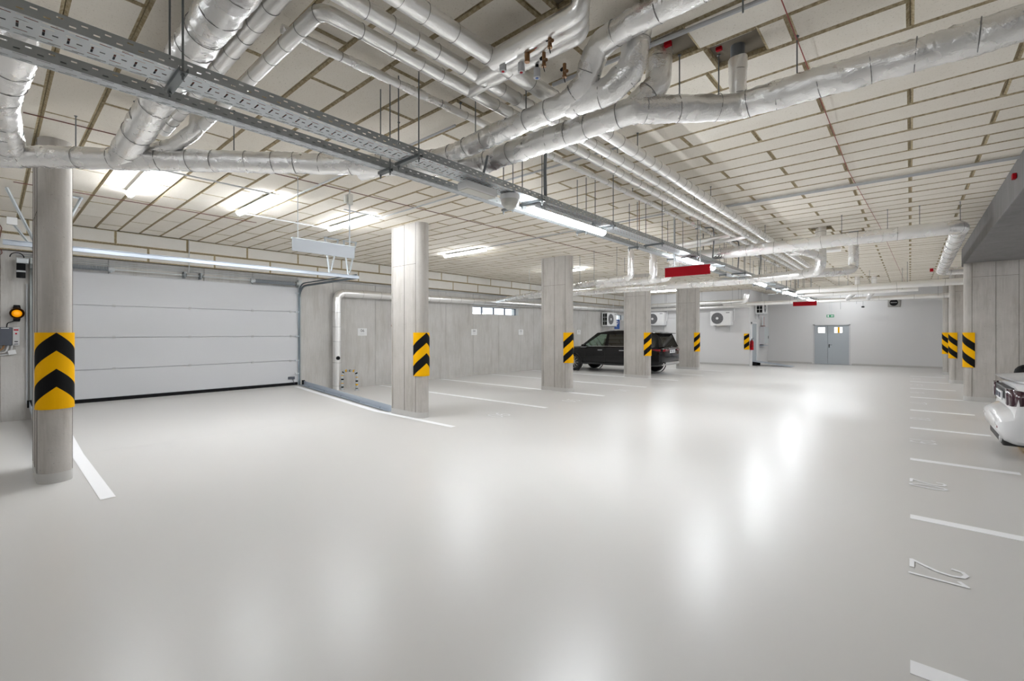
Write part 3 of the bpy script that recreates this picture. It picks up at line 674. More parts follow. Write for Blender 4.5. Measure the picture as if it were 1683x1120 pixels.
for yy, s in ((.53, -1), (5.57, 1)):
    prof = [(XW+.10, .22)]+[(XW+.10, 2.50)]
    for rr, nm in ((.0, 'track'), (.07, 'upper_track')):
        path = fillet([(XW+.10, yy, .23), (XW+.10, yy, 2.94+rr), (-9.66, yy, 2.94+rr)], .42-rr*1.2, .12)
        mb = MB()
        for a, b in zip(path, path[1:]):
            mb.bar(a, b, .028, .05 if rr == 0 else .03, 0, up=(0, 1, 0) if False else (0,0,1) if abs((b-a).normalized().z) < .7 else (1,0,0))
        G(nm, mb, m_track)
    mb = MB(); mb.b2((XW+.002, yy+s*.02, .22), (XW+.09, yy+s*.05, 2.98)); G('jamb_angle', mb, m_galv_d)
    for zz in (.55, .905, 1.57, 2.235, 2.75):
        mb = MB(); mb.box((XW+.105, yy-s*.06, zz), (.02, .10, .035)); mb.cyl((XW+.105, yy-s*.02, zz), (XW+.105, yy-s*.1, zz), .012, 8); G('roller_bracket', mb, m_galv)
    mb = MB(); mb.b2((XW+.02, yy-.05, 2.90), (XW+.16, yy+.05, 3.10)); mb.cyl((XW+.14, yy-s*.11, 3.0), (XW+.14, yy-s*.04, 3.0), .065, 18); G('cable_drum', mb, m_galv_d)
mb = MB(); mb.cyl((XW+.14, .5, 3.0), (XW+.14, 5.6, 3.0), .0125, 10); G('torsion_shaft', mb, m_galv)
for a, b in ((.62, 1.65), (4.38, 5.42)):
    mb = MB(); n = int((b-a)/.022)
    mb.sweep([(XW+.14+.042*math.cos(i*PI/4), a+(b-a)*i/(n*8), 3.0+.042*math.sin(i*PI/4)) for i in range(n*8+1)], .009, 6); G('torsion_spring', mb, m_dspring := M('spring_steel', (.30,.33,.36), .5, .3), smooth=True)
    e = a if a > 3 else b; mb = MB(); mb.cyl((XW+.14, e-.05, 3.0), (XW+.14, e+.05, 3.0), .05, 14); mb.box((XW+.08, e, 3.0), (.10, .03, .12)); G('spring_cone', mb, m_galv)
for yy in (2.93, 3.25):
    mb = MB(); mb.box((XW+.09, yy, 3.0), (.17, .035, .14)); mb.cyl((XW+.14, yy-.04, 3.0), (XW+.14, yy+.04, 3.0), .035, 12); G('shaft_bearing', mb, m_rod)
for zz, rr in ((3.09, .008), (3.13, .008), (3.17, .006)):
    mb = MB(); mb.cyl((XW+.03, .3, zz), (XW+.03, 5.6, zz), rr, 8); G('lintel_conduit', mb, m_galv)
mb = MB(); mb.b2((-9.70, .10, 2.92), (-9.64, 5.62, 2.985)); mb.b2((-9.72, .10, 2.985), (-9.62, 5.62, 2.99)); G('cross_rail', mb, m_bluesteel)
def angle_bar(p, q, nm='hanger_angle'):
    mb = MB(); mb.bar(p, q, .040, .004, 0, up=(1,0,0)); mb.bar(Vector(p)+Vector((.02,0,0)), Vector(q)+Vector((.02,0,0)), .004, .04, 0, up=(1,0,0)); G(nm, mb, m_galv)
for yy in (5.40, 4.95, .62):
    angle_bar((-9.72, yy, 2.93), (-9.95, yy, CZ)); angle_bar((-9.72, yy+.03, 3.05), (-9.95, yy+.32, CZ-.01)); angle_bar((-9.95, yy-.02, CZ-.012), (-9.95, yy+.34, CZ-.012))
for a, b in (((-10.02, .14, CZ-.02), (-10.6, .50, 3.0)), ((-11.3, .20, 3.55), (-11.3, .5, 3.05))): angle_bar(a, b, 'brace_angle')
mb = MB(); mb.box((-11.2, .22, 3.52), (.04, .12, .12)); G('label_plate', mb, m_white)
mb = MB(); mb.b2((XW+.075, 5.28, .40), (XW+.10, 5.45, .47)); mb.cyl((XW+.09, 5.40, .40), (XW+.09, 5.44, .27), .006, 6); G('safety_sensor', mb, m_dgrey)
# drive motor at the door's left head
t = empty('door_motor', (XW+.16, .36, 2.92), label='black and silver door drive motor at top left of the garage door', category='motor')
mb = MB(); mb.cyl((0,0,.05), (0,0,-.22), .06, 18); mb.cyl((0,.0,.05), (0,0,.09), .045, 18); build('motor', mb, m_black, t, smooth=True)
mb = MB(); mb.box((0, .02, .10), (.13, .16, .10)); build('gearbox', mb, m_galv, t, bevel=.012); mb = MB(); mb.box((0, 0, -.10), (.135, .12, .035)); build('motor_band', mb, m_galv, t, bevel=.008)
mb = MB(); mb.sweep([(.0, -.05+.09*math.cos(a*.35), .16+.09*math.sin(a*.35)) for a in range(10)], .008, 6); build('motor_cable', mb, m_black, t)
conduit('grey conduit beside the left door track down to the floor', [(XW+.03, .44, 2.6), (XW+.03, .44, .3)], .014)
conduit('dark brown cable hanging down the wall boards at the left edge', [(XW+.14, .03, 3.8), (XW+.14, .12, 3.6), (XW+.13, .08, 3.3), (XW+.03, .14, 3.12), (XW+.02, -.3, 3.08)], .007, m_brownc, 'loose_cable', 'cable')
t = empty('warning_lamp', (XW+.05, .31, 2.03), label='amber warning lamp in a black round hood beside the garage door', category='lamp')
mb = MB(); mb.cyl((-.05,0,0), (.03,0,0), .05, 16); mb.cyl((.0,0,.09), (.0,0,.16), .055, 14, 0, .04); mb.cyl((.0,0,-.09), (.0,0,-.15), .05, 14, 0, .04); mb.box((0,0,0), (.05,.05,.26)); build('bracket', mb, m_black, t, smooth=True)
mb = MB(); mb.cyl((.03,0,0), (.16,0,0), .085, 22, 0, .10, cap=False); mb.cyl((.03,0,0), (.035,0,0), .085, 22); build('hood', mb, m_black, t, smooth=True)
mb = MB()
for i in range(5):
    a, b = i*PI/10, (i+1)*PI/10; mb.cyl((.06+.06*math.sin(a),0,0), (.06+.06*math.sin(b),0,0), .07*math.cos(a), 20, 0, max(.001, .07*math.cos(b)), cap=False)
build('lens', mb, m_amber, t, smooth=True)
t = empty('control_box', (XW+.05, .21, 1.60), label='dark grey door control box with buttons strip, left of the garage door', category='control box')
mb = MB(); mb.box((0, -.04, 0), (.10, .16, .34)); build('housing', mb, m_dgrey, t, bevel=.01)
mb = MB(); mb.box((.005, .09, 0), (.10, .09, .34)); build('front_strip', mb, m_lgrey, t, bevel=.008)
for yy, zz, dy, dz, mm in ((.09, .12, .06, .025, m_red), (.09, .05, .025, .025, m_red), (.09, -.10, .045, .02, m_ink), (.09, -.145, .05, .012, m_ink), (-.05, .15, .10, .012, m_white)):
    mb = MB(); mb.box((.057, yy, zz), (.006, dy, dz)); build('button' if mm is m_red else 'print', mb, mm, t)
for k, (yy, ye, zz) in enumerate(((-.06, -.5, -.27), (-.01, -.5, -.31), (.04, -.45, -.35))):
    mb = MB(); mb.sweep(fillet([(.0, yy, -.16), (.0, yy-.02, zz+.02), (-.01, yy-.12, zz), (-.01, ye, zz)], .06, .04), .014, 8); build('supply_cable', mb, (m_brass, m_lgrey, m_lgrey)[k], t, smooth=True)
mb = MB(); mb.box((.01, .04, -.30), (.03, .10, .08), 0, Matrix.Rotation(.2, 3, 'X')); build('tag', mb, m_white, t)
mb = MB(); mb.sweep(fillet([(.0, -.03, .16), (.0, -.02, .25), (.0, .05, .28), (.0, .09, .33)], .05, .03), .008, 6); build('lamp_cable', mb, m_black, t, smooth=True)
# steel edge angles of the ramp
for yy, l in ((5.60, 'galvanised steel edge angle along the right side of the entrance ramp'), (.47, 'galvanised steel edge angle along the left side of the entrance ramp')):
    if yy < 1: a, b = (-12.6, yy, .25), (-8.6, yy, .03)
    else: a, b = (-12.45, yy, .24), (-8.25, yy, .0)
    t = empty('ramp_edge_angle', (a[0], yy, 0), label=l, category='kerb')
    A = Vector(a)-Vector(t.location); B = Vector(b)-Vector(t.location); mb = MB()
    mb.bar(A+Vector((0,0,.05)), B+Vector((0,0,.05)), .008, .13); build('upstand', mb, m_bluesteel, t)
    s = -1 if yy > 1 else 1
    mb = MB(); mb.bar(A+Vector((0,s*.05,.008)), B+Vector((0,s*.05,.008)), .10, .008); build('flange', mb, m_bluesteel, t)
    for i in range(5):
        p = A.lerp(B, (i+.5)/5); mb = MB(); mb.cyl(p+Vector((0,s*.05,.01)), p+Vector((0,s*.05,.025)), .012, 6); build('bolt', mb, m_rod, t)
    mb = MB(); mb.box(A+Vector((-.02,0,.06)), (.06,.06,.14)); build('rubber_stop', mb, m_black, t)
# hoop guard at the downpipe
t = empty('hoop_guard', (-12.30, 6.85, 0), label='bent steel hoop guard with black and yellow bands in front of the downpipe', category='guard')
hp = fillet([(-.16, -.12, 0), (-.16, -.12, .56), (.22, .12, .56), (.22, .12, 0)], .15, .02)
mb = MB(); mb.sweep(hp, .034, 14); build('hoop', mb, m_galv, t, smooth=True)
Ls = [0]
for i in range(1, len(hp)): Ls.append(Ls[-1]+(hp[i]-hp[i-1]).length)
k = 0; pos = .06
while pos < Ls[-1]-.05:
    seg = [p for p, l in zip(hp, Ls) if pos <= l <= pos+.055]
    if len(seg) >= 2:
        mb = MB(); mb.sweep(seg, .036, 14); build('band', mb, (m_blackp, m_yel)[k % 2], t, smooth=True)
    pos += .11; k += 1
for x, y in ((-.16, -.12), (.22, .12)):
    mb = MB(); mb.cyl((x, y, 0), (x, y, .012), .07, 16); build('foot_plate', mb, m_galv, t)

# ------------------------------------------------------------------ signs on the left wall
def text_mesh(txt, size, ext=.0):
    cu = bpy.data.curves.new('txt', 'FONT'); cu.body = txt; cu.size = size; cu.align_x = 'CENTER'; cu.align_y = 'CENTER'; cu.extrude = ext; cu.resolution_u = 3
    o = bpy.data.objects.new('txt', cu); COL.objects.link(o); me = bpy.data.meshes.new_from_object(o)
    bpy.data.objects.remove(o); bpy.data.curves.remove(cu); return me
def text(name, txt, size, mat, parent, loc, R):
    me = text_mesh(txt, size); me.materials.append(mat); o = bpy.data.objects.new(name, me); COL.objects.link(o); o.parent = parent; o.location = loc
    o.rotation_euler = R; return o
RX = (PI/2, 0, PI/2)          # faces +X
RY = (PI/2, 0, 0)             # faces -Y
for n, yy, l in (('06', 7.54, 'white bay sign 06 between the downpipe and the second column'), ('04', 12.33, 'white bay sign 04 below the left end of the window'), ('03', 15.15, 'white bay sign 03 just left of the third column'), ('02', 19.75, 'white bay sign 02 above the black car bonnet')):
    t = empty('bay_sign', (XW+.006, yy, 1.69), label=l, category='sign')
    mb = MB(); mb.box((0,0,0), (.008, .31, .23)); build('plate', mb, m_white, t)
    text('number', n, .13, m_ink, t, (.006, 0, .035), RX); mb = MB(); mb.box((.0052, 0, -.06), (.002, .13, .014)); build('small_print', mb, m_lgrey, t)
t = empty('parking_sign', (XW+.02, 23.75, 2.15), label='blue parking sign with a white P on the far left wall', category='sign')
mb = MB(); mb.box((0,0,0), (.012, .62, .55)); build('plate', mb, m_blue, t, bevel=.004); text('letter', 'P', .55, m_white, t, (.009, 0, .0), RX)

# ------------------------------------------------------------------ outdoor units of the air conditioning
m_fan = M('fan_grille', (.30,.30,.31), .5); m_fanb = M('fan_shadow', (.12,.12,.125), .6)
def ac_unit(loc, rz, label, W=1.0, H=.74, D=.36, grid=True):
    """front face looks along local +X; width along local Y"""
    t = empty('air_conditioner', loc, rz, label=label, category='air conditioner', group='air conditioning outdoor units')
    mb = MB(); mb.box((D/2, 0, 0), (D, W, H)); build('casing', mb, m_white, t, bevel=.02)
    fy = -W*.16; R = H*.40
    mb = MB(); mb.cyl((D+.002, fy, 0), (D+.012, fy, 0), R, 32); build('fan_recess', mb, m_fanb, t)
    mb = MB()
    for i in range(6): mb.ring((D+.016, fy, 0), (1,0,0), R*(i+1.5)/7.3, .0035, 28, 4)
    for i in range(12): a = i*PI/6; mb.bar((D+.016, fy, 0), (D+.016, fy+R*math.cos(a), R*math.sin(a)), .005, .005)
    build('grille', mb, m_fan, t); mb = MB(); mb.cyl((D+.014, fy, 0), (D+.028, fy, 0), R*.22, 18); build('hub', mb, m_white, t)
    mb = MB(); mb.ring((D+.006, fy, 0), (1,0,0), R*1.02, .016, 32, 6); build('fan_rim', mb, m_white, t, smooth=True)
    mb = MB(); mb.box((D+.002, W*.34, H*.38), (.004, .17, .03)); build('maker_badge', mb, m_ink, t)
    if grid:
        mb = MB(); mb.box((D*.55, -W/2-.001, 0), (D*.72, .004, H*.86)); build('coil', mb, m_black, t); mb = MB()
        for i in range(4): mb.box((D*.55, -W/2-.006, -H*.43+H*.86*i/3), (D*.74, .012, .014))
        for i in range(3): mb.box((D*.19+D*.72*i/2, -W/2-.006, 0), (.014, .012, H*.88))
        build('coil_guard', mb, m_white, t)
    for s in (-1, 1):
        mb = MB(); mb.box((D/2, s*W*.34, -H/2-.02), (D+.04, .04, .04)); mb.box((.01, s*W*.34, -H/2-.15), (.02, .04, .25)); build('wall_bracket', mb, m_lgrey, t)
    mb = MB(); mb.sweep(fillet([(D*.5, W/2, -H*.2), (D*.5, W/2+.08, -H*.2), (D*.3, W/2+.08, H*.5), (D*.3, W/2+.08, .95)], .06, .06), .018, 8); build('supply_pipe', mb, m_white, t, smooth=True)
    return t
ac_unit((XW+.08, 22.42, 2.40), 0, 'outdoor unit on the left wall beside the parking sign, its side grille toward the viewer')
ac_unit((-10.75, 24.83, 2.44), -PI/2, 'outdoor unit half hidden between the fourth and fifth columns')
ac_unit((-7.28, 24.83, 2.40), -PI/2, 'outdoor unit with dark round fan on the white wall right of the fifth column')
ac_unit((-6.04, 26.45, 2.95), 0, 'outdoor unit high on the passage wall above the grey cabinet', W=.9, H=.6, D=.38)

# ------------------------------------------------------------------ far end
t = empty('door_1', (-3.10, YF, 0), kind='structure')
mb = MB(); mb.b2((-.80, -.02, 0), (-.74, .12, 2.11)); mb.b2((.74, -.02, 0), (.80, .12, 2.11)); mb.b2((-.80, -.02, 2.05), (.80, .12, 2.11)); build('door_frame', mb, m_lgrey, t)
for x0, x1, w0, w1 in ((-.735, -.165, -.58, -.28), (-.155, .735, .12, .46)):
    mb = MB(); zz = (1.66, 1.95)
    for a, b in (((x0, .02, .01), (w0, .07, 2.04)), ((w1, .02, .01), (x1, .07, 2.04)), ((w0, .02, .01), (w1, .07, zz[0])), ((w0, .02, zz[1]), (w1, .07, 2.04))): mb.b2(a, b)
    lf = build('door_leaf', mb, m_grey, t)
    mb = MB(); mb.b2((w0, .03, zz[0]), (w1, .055, zz[1])); p = build('pane', mb, m_litpane, lf)
    if x0 > -.5: mb = MB(); mb.b2((w0+.14, .024, zz[0]), (w0+.23, .03, zz[1])); build('yellow_strip', mb, m_yel, lf)
mb = MB(); mb.cyl((-.10, .02, 1.03), (-.10, -.03, 1.03), .012, 8); mb.bar((-.11, -.03, 1.03), (.03, -.03, 1.03), .018, .018); mb.box((-.10, .017, .97), (.04, .006, .18)); build('door_handle', mb, m_black, t)
mb = MB(); mb.b2((-.9, .16, 0), (.9, .2, 2.2)); build('door_back', mb, m_grey, t)
m_vent = M('vent_frame', (.36,.35,.33), .5)
t = empty('wall_vent', (-.60, YF-.03, 3.13), label='round black vent in a square grey frame high on the far white wall', category='vent')
mb = MB(); mb.box((0,0,0), (.46, .06, .42)); build('frame', mb, m_vent, t, bevel=.01); mb = MB(); mb.cyl((0,-.03,0), (0,-.04,0), .16, 26); build('opening', mb, m_black, t); mb = MB(); mb.box((0,-.045,0), (.24,.006,.02)); build('bar', mb, m_lgrey, t)
t = empty('exit_sign', (-3.08, 28.3, 2.52), label='small green exit sign hanging above the grey double door', category='sign')
mb = MB(); mb.box((0,0,0), (.32, .04, .14)); build('body', mb, m_ind, t)
mb = MB(); mb.box((-.09,-.021,0), (.06,.004,.10)); mb.add([(.02,-.022,.0), (.07,-.022,.045), (.07,-.022,-.045)], [(0,1,2)]); mb.box((.10,-.021,0), (.06,.004,.03)); build('pictogram', mb, m_white, t)
for s in (-1, 1): mb = MB(); mb.cyl((s*.04, 0, .07), (s*.04, 0, CZ-2.52), .006, 6); build('hanger', mb, m_galv, t)
for k, (x, zl) in enumerate(((-2.65, 2.85), (-2.0, 3.1), (-1.75, 2.95))):
    t = empty('pendant_rod', (x, 28.2, zl), label=('short hanging rod right of the exit sign', 'hanging rod near the far vent without a tip', 'hanging rod with a dark round tip near the far vent')[k], category='rod')
    mb = MB(); mb.cyl((0,0,0), (0,0,CZ-zl), .007, 6); build('rod', mb, m_rod, t)
    if k == 2: mb = MB(); mb.cyl((0,0,-.05), (0,0,.02), .06, 12); build('tip', mb, m_black, t)
t = empty('door_2', (-6.05, 25.72, 0), kind='structure')
mb = MB(); mb.b2((0, -.45, 0), (.03, .45, 2.12)); build('door_leaf', mb, m_grey, t); mb = MB(); mb.b2((0, -.52, 0), (.05, -.45, 2.2)); mb.b2((0, .45, 0), (.05, .52, 2.2)); mb.b2((0, -.52, 2.12), (.05, .52, 2.2)); build('door_frame', mb, m_white, t)
t = empty('electric_cabinet', (-6.05, 27.35, 1.52), label='grey wall cabinet with red-topped cables in the passage beyond the white wall', category='cabinet')
mb = MB(); mb.box((.12, 0, 0), (.24, .95, .95)); build('body', mb, m_lgrey, t, bevel=.012); mb = MB(); mb.box((.245, .02, .0), (.012, .86, .86)); build('door', mb, m_grey2 := M('pale_grey_steel', (.52,.56,.57), .45), t, bevel=.006)
mb = MB(); mb.box((.26, .38, -.1), (.02, .03, .14)); build('handle', mb, m_black, t); mb = MB(); mb.box((.12, -.12, .50), (.12, .34, .05)); build('gland_plate', mb, m_brownc, t)
for k in range(3): mb = MB(); mb.cyl((.12, -.22+.1*k, .5), (.12, -.22+.1*k, 1.0), .025, 8); build('supply_pipe', mb, (m_galv, m_white, m_cable)[k], t)
mb = MB(); mb.box((.12, 0, -.55), (.26, .98, .03)); build('shelf', mb, m_bluesteel, t)
t = empty('fire_extinguisher', (-5.96, 25.02, .80), label='red fire extinguisher hung at the corner of the white wall', category='fire extinguisher')
mb = MB(); mb.cyl((0,0,0), (0,0,.42), .08, 18); mb.cyl((0,0,.42), (0,0,.50), .08, 18, 0, .025); build('cylinder', mb, m_red, t, smooth=True)
mb = MB(); mb.cyl((0,0,.5), (0,0,.55), .022, 10); mb.bar((-.02,0,.56), (.10,0,.60), .02, .015); mb.bar((-.02,0,.54), (.10,0,.53), .02, .012); build('valve_head', mb, m_black, t)
mb = MB(); mb.sweep(fillet([(0,-.03,.53), (.02,-.1,.5), (.02,-.1,.12)], .05, .04), .011, 8); build('hose', mb, m_black, t, smooth=True); mb = MB(); mb.ring((0,0,.2), (0,0,1), .083, .008, 18, 4); mb.box((-.06,.0,.2), (.06,.05,.2)); build('wall_bracket', mb, m_black, t)
# guard on the wall corner
t = empty('corner_guard', (-6.12, 24.88, .82), label='small black and yellow striped guard on the white wall corner by the extinguisher', category='guard')
mb = MB(); z1 = .80; wd = .24
bd = [-.5, .03, .24, .45, .66, .9]
for k in range(5):
    f = lambda c, x: min(z1, max(0, c+x*.8)); A0, A1, B0, B1 = f(bd[k], 0), f(bd[k], wd), f(bd[k+1], 0), f(bd[k+1], wd)
    mb.add([(-wd+.08, -.018, A0), (.08, -.018, A1), (.08, -.018, B1), (-wd+.08, -.018, B0)], [(0,1,2,3)], k % 2)
mb.b2((-wd+.081, -.017, 0.001), (.079, .015, z1-.001), 0); build('pad', mb, [m_yel, m_blackp], t)
t = empty('ramp_plate', (-5.85, 25.75, 0), label='bare metal ramp plate sloping down from the passage door', category='ramp')
mb = MB(); mb.prism([(-.15, .22), (1.55, .012), (1.55, 0), (-.15, .20)], 1, -.45, .45); build('plate', mb, m_bluesteel, t)
for s in (-1, 1): mb = MB(); mb.prism([(-.15, .0), (.02, .0), (.02, .19), (-.15, .20)], 1, s*.38-.02, s*.38+.02); build('support', mb, m_black, t)

# domed black-and-yellow post behind the white car
t = empty('bollard', (1.61, 12.4, 0), label='black and yellow round-topped post just behind the white car spoiler', category='bollard')
mb = MB(); mb.cyl((0,0,0), (0,0,.92), .17, 24); build('post', mb, m_yel, t, smooth=True); mb = MB(); mb.cyl((0,0,.74), (0,0,.94), .175, 24)
for i in range(4): a, b = i*PI/8, (i+1)*PI/8; mb.cyl((0,0,.94+.15*math.sin(a)), (0,0,.94+.15*math.sin(b)), .175*math.cos(a), 24, 0, max(.001, .175*math.cos(b)), cap=False)
build('cap', mb, m_blackp, t, smooth=True); mb = MB(); mb.box((.06, -.13, .97), (.16, .12, .22)); build('reflector', mb, m_yel, t, bevel=.03)

# ------------------------------------------------------------------ cars (local +X = forward)
def loft(sec, ns=None):
    """sec: list of closed rings with equal point counts"""
    mb = MB(); n = len(sec[0]); vs = [p for s in sec for p in s]
    fs = [(i*n+j, i*n+(j+1) % n, (i+1)*n+(j+1) % n, (i+1)*n+j) for i in range(len(sec)-1) for j in range(n)]
    fs += [tuple(range(n-1, -1, -1)), tuple(range((len(sec)-1)*n, len(sec)*n))]; mb.add(vs, fs); return mb
def body_ring(x, zb, zm, zt, w, dxr=0.):
    half = [(.80*w, zb), (.95*w, zb+.06), (w, zb+.5*(zm-zb)), (w, zm), (.975*w, zt-.06), (.92*w, zt-.015), (.60*w, zt+.02), (.25*w, zt+.03)]
    return [(x, y, z) for y, z in half]+[(x, -y, z) for y, z in reversed(half)]
def boolean_cut(o, cutters):
    for c in cutters:
        m = o.modifiers.new('cut', 'BOOLEAN'); m.operation = 'DIFFERENCE'; m.object = c; m.solver = 'EXACT'
    dg = bpy.context.evaluated_depsgraph_get(); me = bpy.data.meshes.new_from_object(o.evaluated_get(dg)); o.modifiers.clear(); o.data = me
    for c in cutters: bpy.data.objects.remove(c)
def wheel(parent, x, y, r, wd, spoke_n=10, cover=None):
    s = 1 if y > 0 else -1
    t = build('wheel', (lambda m: (m.ring((x, y-s*wd/2, r), (0,1,0), r-.055, .001, 4, 3), m)[1])(MB()), m_trim, parent)
    mb = MB(); n = 32; prof = [(-wd/2, r*.70), (-wd/2, r*.93), (-wd*.36, r), (wd*.36, r), (wd/2, r*.93), (wd/2, r*.70)]
    vs = [(x+pr*math.cos(2*PI*i/n), y-s*wd/2+pa, r+pr*math.sin(2*PI*i/n)) for i in range(n) for pa, pr in prof]; k = len(prof)
    mb.add(vs, [(i*k+j, ((i+1) % n)*k+j, ((i+1) % n)*k+j+1, i*k+j+1) for i in range(n) for j in range(k-1)]); build('tyre', mb, m_tyre, t, smooth=True)
    mb = MB(); yo = y-s*.02
    mb.ring((x, yo-s*.01, r), (0,1,0), r*.69, .014, 32, 6); mb.cyl((x, yo-s*.03, r), (x, yo+s*.0, r), .05, 14)
    for i in range(spoke_n):
        a = 2*PI*i/spoke_n+(.16 if i % 2 else -.16); mb.bar((x+.03*math.cos(a), yo-s*.01, r+.03*math.sin(a)), (x+r*.69*math.cos(2*PI*i/spoke_n), yo-s*.01, r+r*.69*math.sin(2*PI*i/spoke_n)), .022, .03, 0, up=(0,1,0))
    build('rim', mb, m_silver, t); mb = MB(); mb.cyl((x, y-s*.10, r), (x, y-s*.06, r), r*.72, 28); build('brake_disc', mb, m_trim, t)
    return t
def side_poly(mb, pts, yf, s, th=.03, off=0.):
    """polygon given in side view (x, z) laid on the tumblehome surface yf(z)"""
    o = [(x, s*(yf(z)+off), z) for x, z in pts]; i = [(x, s*(yf(z)+off-th), z) for x, z in pts]; n = len(pts)
    mb.add(o+i, [tuple(range(n)), tuple(range(2*n-1, n-1, -1))]+[(k, k+n, (k+1) % n+n, (k+1) % n) for k in range(n)])

# --- black SUV
SUV = empty('suv', (-9.68, 18.0, 0), PI, label='black estate SUV parked nose to the wall between the third and fifth columns', category='car')
st = [(-2.47, .52, .80, 1.00, .74), (-2.42, .40, .82, 1.07, .88), (-2.25, .34, .85, 1.12, .945), (-1.8, .30, .88, 1.13, .97), (-.5, .29, .88, 1.105, .975), (.8, .29, .88, 1.08, .975), (1.3, .29, .86, 1.07, .97), (1.8, .29, .82, 1.03, .955), (2.2, .30, .76, .96, .91), (2.38, .34, .70, .88, .83), (2.46, .42, .66, .78, .70)]
bo = build('body', loft([body_ring(*q) for q in st]), m_carblk, SUV, smooth=True)
cut_ = []
for x in (-1.40, 1.60):
    for s in (-1, 1):
        mb = MB(); mb.cyl((x, s*.62, .36), (x, s*1.2, .36), .42, 32); cut_.append(build('cutter', mb, m_trim))
for c in cut_: c.location = SUV.location; c.rotation_euler = SUV.rotation_euler
bpy.context.view_layer.update(); boolean_cut(bo, cut_)
for x in (-1.40, 1.60):
    for s in (-1, 1):
        wheel(SUV, x, s*.965, .365, .25)
        mb = MB(); mb.ring((x, s*.955, .36), (0,1,0), .425, .022, 32, 6); build('arch_trim', mb, m_trim, SUV, smooth=True)
yf = lambda z: .915-.20*max(0, (z-1.08))/.62
RO = [(-2.12, 1.655), (-1.6, 1.715), (-.6, 1.755), (.1, 1.735), (.50, 1.66)]
for s in (-1, 1):
    for nm, P in (('a_pillar', [(1.28, 1.06), (1.12, 1.08), (.36, 1.60), (.45, 1.67), (.52, 1.655)]),
              ('roof_side', [(.52, 1.655), (.36, 1.60), (-2.0, 1.60), (-2.12, 1.655), (-1.6, 1.70), (-.6, 1.735), (.1, 1.715)]),
              ('b_pillar', [(.06, 1.09), (-.08, 1.09), (-.06, 1.605), (.04, 1.605)]),
              ('c_pillar', [(-.93, 1.10), (-1.05, 1.10), (-1.04, 1.605), (-.95, 1.605)]),
              ('d_pillar', [(-1.78, 1.10), (-2.34, 1.08), (-2.14, 1.66), (-1.9, 1.605)])):
        mb = MB(); side_poly(mb, P, yf, s); build(nm, mb, m_carblk, SUV)
    mb = MB(); mb.add([(-2.34, s*.915, 1.08), (-2.14, s*.728, 1.66), (-2.20, s*.66, 1.65), (-2.43, s*.76, 1.10), (-2.30, s*.86, 1.08), (-2.10, s*.70, 1.64), (-2.16, s*.64, 1.63), (-2.38, s*.74, 1.09)], [(0,1,2,3),(7,6,5,4),(0,4,5,1),(1,5,6,2),(2,6,7,3),(3,7,4,0)]); build('rear_corner', mb, m_carblk, SUV)
mb = MB(); vs = []
for x, z in RO: vs += [(x, y*(yf(z)-.0), z+(.035 if abs(y) < .5 else (.0 if abs(y) == 1 else .022))) for y in (-1, -.75, -.3, .3, .75, 1)]
nr = len(RO); mb.add(vs+[(v[0], v[1], v[2]-.03) for v in vs], [(i*6+j, i*6+j+1, (i+1)*6+j+1, (i+1)*6+j) for i in range(nr-1) for j in range(5)]+[(i*6+j+nr*6, (i+1)*6+j+nr*6, (i+1)*6+j+1+nr*6, i*6+j+1+nr*6) for i in range(nr-1) for j in range(5)])
build('roof', mb, m_carblk, SUV, smooth=True)
mb = MB(); mb.add([(-2.10, -.78, 1.675), (-2.10, .78, 1.675), (-2.36, .70, 1.65), (-2.36, -.70, 1.65), (-2.10, -.78, 1.62), (-2.10, .78, 1.62), (-2.36, .70, 1.625), (-2.36, -.70, 1.625)], [(0,1,2,3),(7,6,5,4),(0,3,7,4),(1,5,6,2),(2,6,7,3),(0,4,5,1)]); build('roof_spoiler', mb, m_carblk, SUV, bevel=.01)
